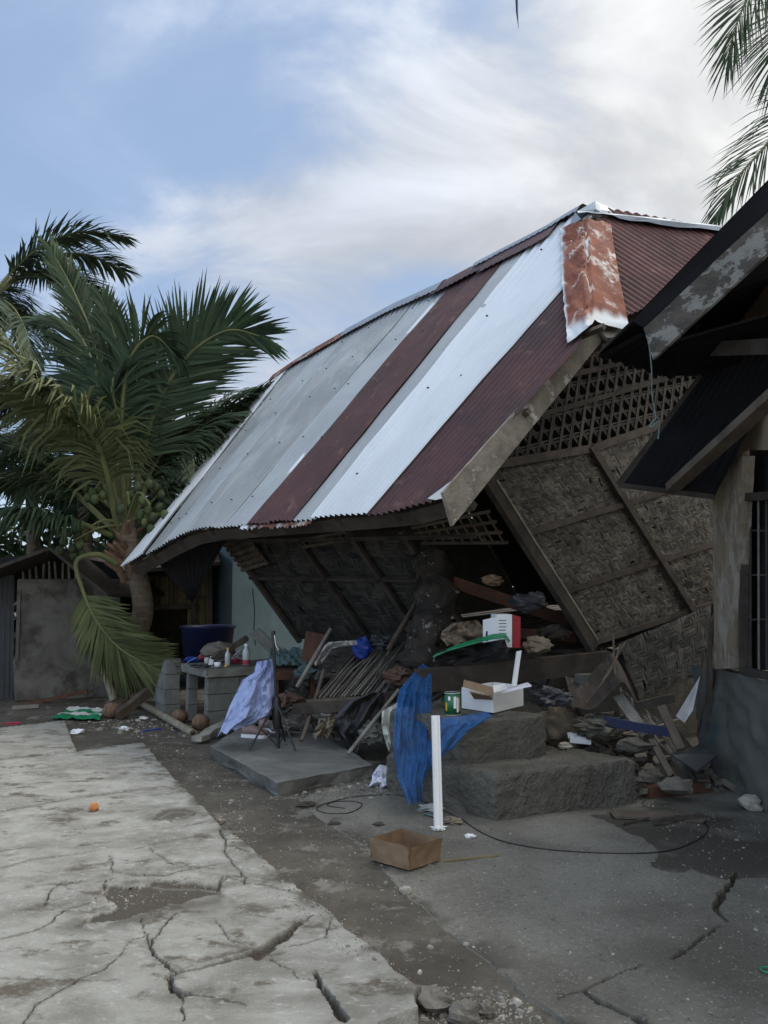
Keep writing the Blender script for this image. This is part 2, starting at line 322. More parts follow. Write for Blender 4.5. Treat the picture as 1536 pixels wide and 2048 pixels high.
# cracks: (pixels, width start..end in m)
CR = [([(0, 1623), (60, 1612), (140, 1597), (220, 1587), (300, 1575)], .034, .012, PZ),
      ([(-40, 1520), (60, 1512), (150, 1498)], .012, .012, PZ),
      ([(0, 1737), (60, 1720), (130, 1710), (190, 1703)], .008, .006, PZ),
      ([(160, 1690), (220, 1685)], .006, .004, PZ),
      ([(0, 1876), (60, 1865), (100, 1846), (125, 1820), (180, 1806)], .007, .01, PZ),
      ([(85, 1812), (105, 1778), (128, 1762)], .008, .004, PZ),
      ([(50, 2048), (70, 2010), (120, 1978), (155, 1960), (205, 1940), (238, 1910)], .006, .004, PZ),
      ([(0, 1958), (155, 1960), (240, 1958)], .004, .003, PZ),
      ([(300, 1882), (330, 1850), (355, 1824)], .011, .006, PZ),
      ([(300, 1885), (310, 1910), (352, 1941)], .010, .012, PZ),
      ([(345, 1945), (400, 1935), (455, 1918), (505, 1905)], .008, .035, PZ),
      ([(505, 1907), (545, 1885), (570, 1868)], .050, .070, PZ),
      ([(570, 1868), (600, 1845), (628, 1826)], .05, .002, PZ),
      ([(515, 1915), (540, 1895)], .03, .045, PZ),
      ([(350, 1945), (338, 1952), (350, 1978), (372, 1988)], .022, .030, PZ),
      ([(372, 1990), (365, 2010), (372, 2040)], .005, .003, PZ),
      ([(372, 1990), (430, 1993), (490, 2008)], .006, .008, PZ),
      ([(570, 1892), (610, 1883), (660, 1872)], .006, .005, PZ),
      ([(632, 1945), (642, 1970), (665, 2005), (690, 2040)], .018, .040, PZ),
      ([(545, 1915), (600, 1955), (632, 1962)], .004, .003, PZ),
      ([(440, 1658), (452, 1688), (500, 1703)], .014, .007, PZ),
      ([(360, 1655), (400, 1645), (436, 1640)], .008, .010, PZ),
      ([(450, 1690), (452, 1710), (490, 1753), (487, 1768)], .007, .008, PZ),
      ([(435, 1780), (445, 1752), (492, 1752)], .010, .008, PZ),
      ([(487, 1766), (510, 1765), (560, 1778), (615, 1787)], .004, .010, PZ),
      ([(265, 1750), (330, 1752), (380, 1738), (430, 1730)], .016, .006, PZ),
      ([(222, 1712), (225, 1745), (270, 1748)], .005, .006, PZ),
      ([(300, 1697), (340, 1728)], .006, .004, PZ),
      ([(272, 1698), (345, 1680)], .005, .003, PZ),
      ([(130, 1660), (175, 1658)], .005, .003, PZ),
      ([(200, 1845), (290, 1830), (310, 1828)], .005, .004, PZ),
      ([(428, 1837), (445, 1856), (470, 1883)], .004, .003, PZ), ([(282, 1837), (286, 1862), (294, 1886)], .005, .004, PZ), ([(319, 1660), (365, 1650), (410, 1646)], .004, .004, PZ),
      ([(437, 1774), (456, 1751), (492, 1765)], .006, .006, PZ), ([(238, 1910), (260, 1880), (298, 1868)], .004, .003, PZ),
      ([(618, 1790), (660, 1830), (655, 1872)], .003, .003, PZ), ([(340, 1728), (400, 1735), (440, 1726)], .005, .004, PZ),
      # yard
      ([(1472, 1748), (1464, 1772), (1445, 1790)], 0.0204, 0.0340, 0),
      ([(1445, 1790), (1433, 1808), (1432, 1825), (1452, 1845)], 0.0374, 0.0170, 0),
      ([(1440, 1855), (1408, 1875), (1385, 1895), (1345, 1922)], 0.0102, 0.0204, 0),
      ([(1285, 1932), (1240, 1950), (1185, 1976), (1165, 1985), (1115, 2000)], 0.0102, 0.0102, 0),
      ([(1168, 1986), (1200, 2008), (1260, 2035), (1300, 2055)], 0.0204, 0.0374, 0),
      ([(1108, 1990), (1135, 1995)], 0.0068, 0.0068, 0),
      ([(700, 1695), (745, 1690)], 0.0068, 0.0051, 0)]
cols = list(np.arange(-.50, .50, .00125)); cols = [-7, -4, -2.4, -1.6, -1.1, -.9, -.8, -.7, -.62, -.56, -.53]+cols+[.53, .56, .62, .7, .8, .9, 1.1, 1.6, 2.4, 4, 7]
rows = [-30, -12, -5, -2, -.5, .5, 1.2, 1.8, 2.2, 2.5]
rows += list(F*CH/(np.arange(2100, 1395, -1.4)-1180))
yy = rows[-1]
while yy < 900: yy *= 1.03 if yy < 25 else 1.15; rows.append(yy)
K = np.array(cols); Yr = np.array(rows); GX = K[None, :]*np.maximum(Yr, 2.5)[:, None]; GY = np.repeat(Yr[:, None], len(K), 1)
jx = GX+.03*fbm(GX, GY, 6., 1); jy = GY+.03*fbm(GX, GY, 6., 5)
jx2 = GX+.022*fbm(GX, GY, 9., 2, 5)*(GY < 9); jy2 = GY+.022*fbm(GX, GY, 9., 7, 5)*(GY < 9)
isP = inpoly(jx2, jy2, pave1) | inpoly(jx2, jy2, pave2)
isY = inpoly(jx, jy, yardp)
h = .004+.012*fbm(GX, GY, 1.3, 3)+.010*fbm(GX, GY, 6., 8)+.005*fbm(GX, GY, 30., 4)
near = np.exp(-((GX-.28)**2+(GY-3.0)**2)/.5)
h -= .025*near
band, _ = dseg(GX, GY, gr(400, 1560)[:2], gr(900, 1960)[:2]); h += .02*np.exp(-(band/.18)**2)*(fbm(GX, GY, 3, 12)+.2)
dirty = np.zeros_like(h); hp = np.full_like(h, PZ)+.004*fbm(GX, GY, 1.2, 6)+.0012*fbm(GX, GY, 9., 9)+.0015*fbm(GX, GY, 60, 2)
hy = .007+.004*fbm(GX, GY, .9, 6)+.002*fbm(GX, GY, 12., 9)+.002*vn(GX, GY, 90, 2)
def crack(hh, mask):
    for L, w0, w1, zz in CR:
        if (zz > 0) != mask: continue
        P = G2(L, zz); tot = len(P)-1
        lo = np.array(P).min(0)-.3; hi = np.array(P).max(0)+.3
        sel = (GX > lo[0]) & (GX < hi[0]) & (GY > lo[1]) & (GY < hi[1])
        if not sel.any(): continue
        x = (GX+.016*fbm(GX, GY, 9., 11, 3)+.014*vn(GX, GY, 34., 3)+.009*vn(GX, GY, 80., 4))[sel]; y = (GY+.016*fbm(GX, GY, 9., 14, 3)+.014*vn(GX, GY, 34., 5)+.009*vn(GX, GY, 80., 6))[sel]
        best = np.full(x.shape, 9.)
        for k in range(tot):
            dd, t = dseg(x, y, P[k], P[k+1]); wd = w0+(w1-w0)*(k+t)/tot
            wd = np.maximum(wd, .0028*np.maximum(y, 3)/3)
            best = np.minimum(best, dd/(wd/2))
        dep = np.clip((1.2-best)*2.5, 0, 1)*min(.045, max(w0, w1)*1.3+.012)
        a = hh[sel]; a -= dep; hh[sel] = a
        dl = dirty[sel]; dl = np.maximum(dl, np.clip((1.25-best)*3, 0, 1)*.97); dl = np.maximum(dl, np.clip(1-best/9, 0, 1)*.35*(fbm(x, y, 20., 3)+.6)); dirty[sel] = dl
crack(hp, True); crack(hy, False)
def sink(hh, poly, dep, amt=1.):
    lo = np.array(poly).min(0)-.3; hi = np.array(poly).max(0)+.3
    ins = inpoly(GX+.16*fbm(GX, GY, 4., 21, 6), GY+.22*fbm(GX, GY, 4., 22, 6), poly)
    md = np.full(h.shape, 9.)
    for i in range(len(poly)): md = np.minimum(md, dseg(GX, GY, poly[i], poly[i-1])[0])
    e = np.where(ins, np.clip(md/.025+.4, 0, 1), 0)
    hh -= e*dep; np.maximum(dirty, e*amt, out=dirty)
    dirty[:] = np.maximum(dirty, np.where(ins, 0, np.clip(1-md/.16, 0, 1))*.75*np.clip(fbm(GX, GY, 9., 30)*2+.6, 0, 1)*(hh > -1)*(amt > .5))
sink(hp, hole1, .016, .97); sink(hp, patch2, .008, .8)
# dirt drifting over the pavement edge, dirt on yard
edg = np.full(h.shape, 9.)
for i in range(1, 17): edg = np.minimum(edg, dseg(GX, GY, pave2[i], pave2[i-1])[0])
dirty = np.maximum(dirty, np.clip(1-edg/.12, 0, 1)*np.clip(fbm(GX, GY, 8., 31)*2.2+.25, 0, 1)*isP)
insd = inpoly(GX+.35*fbm(GX, GY, 2.2, 41), GY+.3*fbm(GX, GY, 2.2, 42), ydirty)
dirty = np.where(isY & insd, np.maximum(dirty, np.clip(.8+fbm(GX, GY, 3.5, 43)*1.6, 0, 1)), dirty)
yed = np.full(h.shape, 9.)
for i in range(1, 10): yed = np.minimum(yed, dseg(GX, GY, yardp[i], yardp[i-1])[0])
dirty = np.maximum(dirty, np.clip(1-yed/.25, 0, 1)*np.clip(fbm(GX, GY, 5., 51)*2.5+.5, 0, 1)*isY)
dirty = np.where(isY, np.maximum(dirty, np.clip(fbm(GX, GY, 1.1, 61)*1.6-.25, 0, .6)), dirty)
Hh = np.where(isP, hp, np.where(isY, hy, h))
# lift a couple of pavement fragments
nr, nc = Hh.shape
def zone_mesh(name, zmask, m):
    # a face belongs to the highest zone any corner has (pavement > yard > dirt)
    z = np.where(isP, 2, np.where(isY, 1, 0)); zf = np.maximum(np.maximum(z[:-1, :-1], z[1:, :-1]), np.maximum(z[:-1, 1:], z[1:, 1:]))
    jj, ii = np.where(zf == zmask); a = jj*nc+ii
    fs = np.stack([a, a+1, a+nc+1, a+nc], 1); used, inv = np.unique(fs, return_inverse=True); inv = inv.reshape(fs.shape)
    co = np.stack([GX.ravel(), GY.ravel(), Hh.ravel()], 1)[used]
    me = bpy.data.meshes.new(name); me.vertices.add(len(co)); me.vertices.foreach_set('co', co.ravel())
    me.loops.add(inv.size); me.loops.foreach_set('vertex_index', inv.ravel().astype(np.int32))
    me.polygons.add(len(inv)); me.polygons.foreach_set('loop_start', np.arange(0, inv.size, 4, dtype=np.int32)); me.polygons.foreach_set('loop_total', np.full(len(inv), 4, dtype=np.int32))
    at_ = me.attributes.new('dirty', 'FLOAT', 'POINT'); at_.data.foreach_set('value', dirty.ravel()[used].astype(np.float32))
    me.update(calc_edges=True); me.validate(); me.materials.append(m)
    o = bpy.data.objects.new(name, me); col.objects.link(o); o['kind'] = 'structure'
zone_mesh('ground', 0, M['dirt']); zone_mesh('concrete_yard', 1, M['yard']); zone_mesh('cracked_pavement', 2, M['pave'])
def gz(x, y): # ground height lookup
    j = int(np.clip(np.searchsorted(Yr, y), 0, nr-1)); i = int(np.clip(np.searchsorted(K, x/max(y, 2.5)), 0, nc-1)); return float(Hh[j, i])
def G(px, py, dz=0.):
    p = gr(px, py, 0.02); z = gz(p[0], p[1]); p = gr(px, py, z); return V3(p[0], p[1], z+dz)

# ================================================================== the collapsed house
Uh = unit(V3(-.536, .844, 0)); Vh = unit(V3(.844, .536, 0)); UP = V3(0, 0, 1)
pk, rl, el, er = V3(2.16, 8.14, 5.39), at(555, 752, 12.4), at(247, 1137, 10.75), V3(.52, 5.97, 2.2)
hipf, hip2 = V3(1.61, 6.70, 3.85), V3(4.32, 8.44, 5.29)
def along(A, B, px, py):    # unproject the pixel at the depth of the nearest point of line A-B
    a = V3(proj(A)); b = V3(proj(B)); ts = np.linspace(-.4, 2.2, 521); best = min(ts, key=lambda t: (lambda q: (q[0]-px)**2+(q[1]-py)**2)(proj(A+(B-A)*t)))
    # refine
    for _ in range(20):
        best = min((best+e for e in (-.004, -.001, 0, .001, .004)), key=lambda t: (lambda q: (q[0]-px)**2+(q[1]-py)**2)(proj(A+(B-A)*t)))
    return at(px, py, (A+(B-A)*best)[1])
peak = along(rl, pk, 1188, 412)
ridge_px = [(555, 752), (610, 715), (700, 664), (790, 616), (890, 571), (980, 524), (1040, 494), (1100, 463), (1150, 433), (1188, 412)]
ridge3 = [along(rl, pk, *p) for p in ridge_px]
eave_px = [(247, 1137), (300, 1105), (345, 1078), (388, 1060), (455, 1056), (505, 1050), (590, 1044), (630, 1040), (735, 1033), (800, 1024), (870, 1010), (893, 995)]
eave3 = [along(el, er, *p) for p in eave_px]
hf = along(pk, hipf, 1190, 655)
# outward normal of the front slope
Nf = unit(np.cross(ridge3[-1]-ridge3[0], eave3[-1]-ridge3[-1]))
if np.dot(Nf, V3(-1, -1, 0)) < 0: Nf = -Nf
e1 = unit(peak-ridge3[0])
def interp(P, s):   # by cumulative length (m), linear extrapolation
    cl = [0]
    for a, b in zip(P, P[1:]): cl.append(cl[-1]+np.linalg.norm(b-a))
    if s <= 0: return P[0]+unit(P[1]-P[0])*s
    if s >= cl[-1]: return P[-1]+unit(P[-1]-P[0])*(s-cl[-1])
    for k in range(len(cl)-1):
        if s <= cl[k+1]: return P[k]+(P[k+1]-P[k])*(s-cl[k])/(cl[k+1]-cl[k])
def lenat(P, px):   # length where the polyline has pixel x
    cl = 0
    for a, b in zip(P, P[1:]):
        xa, xb = proj(a)[0], proj(b)[0]
        if xa <= px <= xb: 
            t = 0; lo, hi = 0., 1.
            for _ in range(30):
                t = (lo+hi)/2
                if proj(a+(b-a)*t)[0] < px: lo = t
                else: hi = t
            return cl+t*np.linalg.norm(b-a)
        cl += np.linalg.norm(b-a)
    return None
Ltot = sum(np.linalg.norm(b-a) for a, b in zip(ridge3, ridge3[1:]))
def ridge_ext(px, py):   # length of extrapolated point
    P = ridge3[0]; Q = ridge3[-1]; best = min(np.linspace(0, 8, 1601), key=lambda t: (lambda q: (q[0]-px)**2+(q[1]-py)**2)(proj(Q+unit(Q-P)*t)))
    return Ltot+best
KN = [(lenat(eave3, 247.01), 0.), (lenat(eave3, 292), lenat(ridge3, 590)), (lenat(eave3, 497), lenat(ridge3, 915)), (lenat(eave3, 588), lenat(ridge3, 1035)), (lenat(eave3, 628), lenat(ridge3, 1083)), (lenat(eave3, 735), ridge_ext(1354, 316)), (lenat(eave3, 892.9), ridge_ext(1607, 177))]
ES = [k[0] for k in KN]; RS = [k[1] for k in KN]
def r_of_e(s): return float(np.interp(s, ES, RS))
def hipclip(A, B):
    # smallest t where segment A->B crosses the vertical-ish plane through peak and hipfoot containing Nf
    n = np.cross(hf-peak, Nf); a = np.dot(A-peak, n); b = np.dot(B-peak, n)
    if a*b < 0:
        return a/(a-b)
    return 1.
def roofpt(s, t, off=0.): A = interp(eave3, s); B = interp(ridge3, r_of_e(s)); return A+(B-A)*t+Nf*off
house = Thing('collapsed_house', 'collapsed bamboo house leaning to the left under its striped red, white and grey tin roof', 'house', gr(1000, 1500))
def sheet(s0, s1, m, off, name='roof_sheet', label=None, jag=.0, wave=.076, amp=.0135, t0=0., tmax=.985):
    mb = MB(); n = max(4, int((s1-s0)/wave*8)); nt_ = 14; vs = []
    for j in range(nt_+1):
        for i in range(n+1):
            s = s0+(s1-s0)*i/n; A = interp(eave3, s); B = interp(ridge3, r_of_e(s)); tm = min(tmax, hipclip(A, B))
            t = t0+(tm-t0)*j/nt_
            if j == 0: t += jag*(fb(s*3, 0, 1)+.4*fb(s*14, 3, 1))
            vs.append(A+(B-A)*t+Nf*(off+amp*math.cos(2*math.pi*s/wave)+.02*fb(s*.9, t*2.5, off*40)+.006*fb(s*4, t*8, off*40)))
    mb.add(vs, [(j*(n+1)+i, j*(n+1)+i+1, (j+1)*(n+1)+i+1, (j+1)*(n+1)+i) for j in range(nt_) for i in range(n)], 0, None, True)
    for k in range(len(mb.t)): mb.t[k] = .5+.5*math.sin((s0+(k % n)*(s1-s0)/n)*7)*.6
    return house.part(name, mb, m, label)
o1 = sheet(ES[0], ES[1], M['white'], .040, label='bright narrow sheet at the far left end of the roof')
nn = 5
for k in range(nn):
    a = ES[1]+(ES[2]-ES[1])*k/nn; b = ES[1]+(ES[2]-ES[1])*(k+1)/nn+.04
    sheet(a, b, M['silver'] if k not in (1, 4) else M['silver2'], (.012+.004*(k % 2)), jag=.004, label='dull galvanised sheet')
sheet(ES[2]-.12, ES[2]+.05, M['white'], .004, label='white sheet edge beside the maroon sheet', t0=-.012, tmax=.9)
sheet(ES[2], (ES[2]+ES[3])/2+.02, M['maroon'], .020, label='maroon sheet with torn lower edge', jag=.012)
sheet((ES[2]+ES[3])/2, ES[3]+.02, M['maroon'], .028, label='maroon sheet', jag=.004)
sheet(ES[3], ES[4]+.02, M['silver2'], .014, label='narrow pale galvanised sheet')
sheet(ES[4], (ES[4]+ES[5])/2+.03, M['white'], .030, label='clean white sheet')
sheet((ES[4]+ES[5])/2, ES[5]+.02, M['white'], .040, label='clean white sheet')
sheet(ES[5], (ES[5]+ES[6])/2+.02, M['maroon'], .020, label='maroon sheet at the right end of the front slope')
sheet((ES[5]+ES[6])/2, ES[6], M['maroon'], .028, label='maroon sheet along the fascia')
# torn light/rusty fringe under maroon eave
mb = MB()
for i in range(26):
    s = ES[2]+(ES[3]-ES[2]+.25)*i/25; A = roofpt(s, -.002, .0); L = rnd.uniform(.02, .06)
    mb.add([A, A+e1*.06, A+e1*.05+(eave3[-1]-hf)*.0-UP*L*.3-Nf*.0+unit(roofpt(s, -.1)-A)*L, A+unit(roofpt(s, -.1)-A)*L*.6], [(0, 1, 2, 3)])
house.part('torn_sheet_edge', mb, M['rusty'])
# nails, rows across the sheets
def nails(srange, ts, step, r, m, name='nails'):
    mb = MB()
    for t in ts:
        s = srange[0]
        while s < srange[1]:
            tt = t+.004*fb(s*2, t*9); A = interp(eave3, s); B = interp(ridge3, r_of_e(s))
            if tt < min(.97, hipclip(A, B)-.02): mb.blob(roofpt(s, tt, .052), (r, r, r*.7), 0, nu=6, nv=4)
            s += step*rnd.choice((.5, 1, 1, 1.5))
    o_ = house.part(name, mb, m); o_['kind'] = 'stuff'; return o_
nails((ES[1]+.1, ES[2]-.1), (.10, .33, .55, .72, .90), .42, .012, M['tin_dk'])
nails((ES[2]+.1, ES[3]), (.3, .7), .5, .013, M['tin_dk'])
nails((ES[4]+.2, ES[5]), (.12, .38, .62, .86), .6, .014, M['tin_dk'])
# ridge caps
Nr = unit(np.cross(e1, V3(0, 0, 1))); Nr = -Nr if np.dot(Nr, V3(1, 1, 0)) < 0 else Nr     # pointing to the rear
down_f = unit(interp(eave3, 3.)-interp(ridge3, 3.5))
rear_dir = unit(Vh*math.cos(R(5))-UP*math.sin(R(5)))
def cap(s0, s1, m, wf, off, label):
    mb = MB(); n = max(3, int((s1-s0)/.076*4)); vs = []
    for i in range(n+1):
        s = s0+(s1-s0)*i/n; c = interp(ridge3, s)+Nf*off+UP*.02
        jag = .016*math.cos(i*math.pi/2)+.02*fb(s*2, 1)
        vs += [c+down_f*(wf+jag)+Nf*.012, c+down_f*.04+Nf*.02, c+UP*.01, c+rear_dir*.2]
    mb.add(vs, [(4*i+k, 4*i+4+k, 4*i+5+k, 4*i+1+k) for i in range(n) for k in range(3)], 0, .5, True)
    house.part('ridge_cap', mb, m, label)
l = lambda px: lenat(ridge3, px)
cap(-.03, l(708), M['rusty'], .20, .030, 'rust streaked ridge cap at the left end')
cap(l(700), l(895), M['capgrey'], .20, .042, 'blue grey ridge cap')
cap(l(885), l(1010), M['maroon'], .26, .034, 'maroon ridge cap')
cap(l(990), Ltot-.35, M['maroon'], .34, .038, 'maroon ridge cap with grey edge')
cap(l(960), Ltot-.1, M['capgrey'], .12, .055, 'blue grey ridge cap near the peak')
# hip face (brown corrugated) with its two caps
nh = unit(np.cross(hf-peak, hip2-peak)); nh = -nh if np.dot(nh, V3(0, -1, 0)) < 0 else nh
h2 = onp(1600, 486, hf, nh)
edir = unit(h2-hf); sd = unit(np.cross(edir, nh)); sd = -sd if np.dot(sd, hf-peak) < 0 else sd   # down slope
mb = MB(); vs = []; W_ = np.linalg.norm(h2-hf); n = int(W_/.076*8); nt_ = 10
for j in range(nt_+1):
    for i in range(n+1):
        s = W_*i/n; A = hf+edir*s
        # go up slope (-sd) until hitting hip1 (hf-peak) or hip2 (h2-peak)
        def hit(P, Q):
            M_ = np.stack([-sd, -(Q-P)], 1); r_ = np.linalg.lstsq(M_, P-A, rcond=None)[0]; return r_
        L1, L2 = hit(hf, peak), hit(h2, peak); L = max(.002, min(L1[0], L2[0]))
        vs.append(A-sd*L*j/nt_+nh*(.008+.011*math.cos(2*math.pi*s/.076))+sd*.02)
mb.add(vs, [(j*(n+1)+i, j*(n+1)+i+1, (j+1)*(n+1)+i+1, (j+1)*(n+1)+i) for j in range(nt_) for i in range(n)], 0, None, True)
for k in range(len(mb.t)): mb.t[k] = .5+.5*math.sin((k % n)/n*19)
house.part('hip_sheet', mb, M['maroon2'], 'faded brown corrugated sheets on the small right end slope')
# rusty hip cap
RT = [(s_, t_) for s_ in np.linspace(ES[3], ES[6], 60) for t_ in np.linspace(0, 1.05, 90)]
RP = np.array([roofpt(*q) for q in RT]); RX = np.array([proj(p) for p in RP])
def onroof(px, py, lift):
    k = int(np.argmin((RX[:, 0]-px)**2+(RX[:, 1]-py)**2)); return at(px, py, RP[k][1]-lift)
mb = MB(); vs = []; nL, nW = 40, 20
Lp = [(1121, 455), (1122, 500), (1124, 560), (1129, 620), (1135, 680)]; Rp = [(1222, 448), (1229, 500), (1240, 560), (1250, 610), (1258, 655)]
Cp = [(1176, 436), (1179, 490), (1183, 545), (1187, 600), (1190, 648)]
def pl(L, t): t *= len(L)-1; k = min(int(t), len(L)-2); u = t-k; return tuple(L[k][i]*(1-u)+L[k+1][i]*u for i in range(2))
Pf = hf; Nc = unit(np.cross(peak-hf, interp(eave3, ES[5])-hf)); Nc = -Nc if np.dot(Nc, V3(-1, -1, 0)) < 0 else Nc
pale = []
for j in range(nL+1):
    t = j/nL
    a = onroof(*pl(Lp, t), .22); c = along(peak, hf, *pl(Cp, t)); c = c+unit(O-c)*.16; b = onp(*pl(Rp, t), Pf+nh*.06, nh)
    for i in range(nW+1):
        u = i/nW
        pa, pc = pl(Lp, t), pl(Cp, t)
        p = onroof(pa[0]*(1-2*u)+pc[0]*2*u, pa[1]*(1-2*u)+pc[1]*2*u-60*0, .20+.06*u) if u < .45 else ((a*(1-2*u)+c*2*u) if u <= .5 else (c*(2-2*u)+b*(2*u-1)))
        if j == nL: p = p+unit(c-a)*0+V3(0, 0, -.05*abs(u-.5)*2+.02)
        pale.append(max(0, min(1, (t-.88+.10*fb(u*5, 3)+.10*(.5-abs(u-.5)))*14))+max(0, min(1, (.05-u+.05*fb(t*12, 1))*30)))
        if i == nW//2: p = p+unit(Nf+nh)*.02
        p = p+unit(Nf+nh)*(.016*fb(u*4, t*9, 2)+.012*math.sin(t*70)*max(0, .3-u)*3)
        if i == 0: p = p+(a-c)*.05*fb(t*22, 0)
        vs.append(p)
mb.add(vs, [(j*(nW+1)+i, j*(nW+1)+i+1, (j+1)*(nW+1)+i+1, (j+1)*(nW+1)+i) for j in range(nL) for i in range(nW)], 0, .5, True)
hc = house.part('hip_cap', mb, M['rustcap'], 'wide rust streaked hip cap with pale edge')
at_ = hc.data.attributes.new('pale', 'FLOAT', 'POINT'); at_.data.foreach_set('value', [min(1, x) for x in pale])
# right hip cap: grey flashing
mb = MB(); vs = []; q = 14
for j in range(q+1):
    t = j/q; top = pl([(1150, 424), (1200, 428), (1290, 433), (1360, 441), (1440, 451), (1540, 470)], t); bot = pl([(1152, 437), (1200, 437), (1245, 450), (1330, 462), (1440, 473), (1540, 492)], t)
    m_ = onp(*bot, hf, nh)+nh*.06
    dd = m_[1]+.05; tp = at(top[0], top[1], dd); vs += [m_+nh*.01*math.sin(j*2), (m_+tp)/2+nh*.015, tp, tp+V3(.1, .12, -.03)]
mb.add(vs, [(4*i+k, 4*i+4+k, 4*i+5+k, 4*i+1+k) for i in range(q) for k in range(3)], 0, .5, False)
house.part('hip_cap', mb, M['capgrey'], 'pale grey flashing along the right hip')
mb = MB()
pz = peak[1]
C_ = [at(1138, 452, pz-.12), at(1150, 425, pz-.08), at(1190, 402, pz-.02), at(1236, 421, pz+.05), at(1222, 436, pz-.12), at(1180, 432, pz-.2), at(1160, 440, pz-.2)]
mb.add(C_+[at(1192, 418, pz-.22)], [(0, 1, 7, 6), (1, 2, 7), (2, 3, 4, 7), (4, 5, 6, 7)], 0, .5)
mb.add([p+V3(.01, .02, -.01) for p in C_]+[at(1192, 418, pz-.2)], [(6, 7, 1, 0), (7, 2, 1), (7, 4, 3, 2), (7, 6, 5, 4)], 0, .5)
house.part('peak_flashing', mb, M['capgrey'], 'crumpled grey flashing folded over the roof peak')
# fascias
nG = unit(V3(-.536, .844, -.02))
mb = MB()
fa = [onp(1188, 648, hf, nG), onp(1212, 672, hf, nG), onp(905, 1052, hf, nG), onp(886, 985, hf, nG)]
def gridq(mb, Q, th, nu, nv, wob=.004, mi=0):  # thick quad with slight irregularity
    Q = [V3(q) for q in Q]; nrm = unit(np.cross(Q[1]-Q[0], Q[3]-Q[0]))
    f_ = lambda u, v: (Q[0]*(1-u)+Q[1]*u)*(1-v)+(Q[3]*(1-u)+Q[2]*u)*v
    mb.grid(lambda u, v: f_(u, v)+nrm*wob*fb(u*6, v*6, th*9)*2, nu, nv, mi, False)
    mb.grid(lambda u, v: f_(1-u, v)+nrm*(th+wob*fb(u*6, v*6, 4)), nu, nv, mi, False)
    mb.add([Q[0], Q[1], Q[2], Q[3]]+[q+nrm*th for q in Q], [(0, 1, 5, 4), (1, 2, 6, 5), (2, 3, 7, 6), (3, 0, 4, 7)], mi)
gridq(mb, fa, .03, 2, 14); house.part('fascia_board', mb, M['fascia'], 'weathered grey fascia board down the right edge')
mb = MB(); gridq(mb, [onp(1192, 652, hf, nh), onp(1262, 655, hf, nh), onp(1262, 672, hf, nh), onp(1214, 676, hf, nh)], .03, 3, 2); house.part('fascia_board', mb, M['fascia'], 'short fascia end under the rusty cap')
# pale flashing at fascia foot
mb = MB(); mb.add([at(855, 997, 5.95), at(905, 960, 6.05), at(925, 945, 6.1), at(893, 995, 5.93), at(870, 1000, 5.92)], [(0, 1, 2, 3, 4)]); house.part('flashing', mb, M['silver2'])
# structure under the roof: rafters, purlins, eave beam
mb = MB()
for k in range(1, 8):
    s = ES[0]+(ES[-1]-ES[0])*k/8; A = interp(eave3, s); B = interp(ridge3, r_of_e(s)); tm = min(.97, hipclip(A, B)); mb.beam(A+(B-A)*.01-Nf*.09, A+(B-A)*tm-Nf*.09, .05, .09, Nf)
for t in (.03, .2, .4, .6, .8): 
    P = [roofpt(ES[0]+(ES[-1]-ES[0])*k/8*(1 if t < .5 else .8), t, -.04) for k in range(9)]
    for a, b in zip(P, P[1:]): mb.beam(a, b, .05, .04, Nf)
house.part('rafters', mb, M['wood_dk'])
mb = MB()
P = [roofpt(ES[0]+(ES[-1]-ES[0])*k/10, .03, -.14) for k in range(0, 11)]
for a, b in zip(P, P[1:]): mb.beam(a-UP*.03, b-UP*.03, .06, .15, Nf, n=2, wob=.004)
house.part('eave_beam', mb, M['wood_dk'])
# rear slope and far gable so that the inside is closed and dark
rear = [p+Vh*3.6-UP*.6 for p in (ridge3[0], peak)]
mb = MB(); mb.grid(lambda u, v: (ridge3[0]*(1-u)+peak*u)*(1-v)+(rear[0]*(1-u)+(rear[1]+Uh*0)*u)*v-UP*.01+UP*.011*math.cos(u*620), 400, 4); house.part('rear_roof_sheet', mb, M['maroon'])

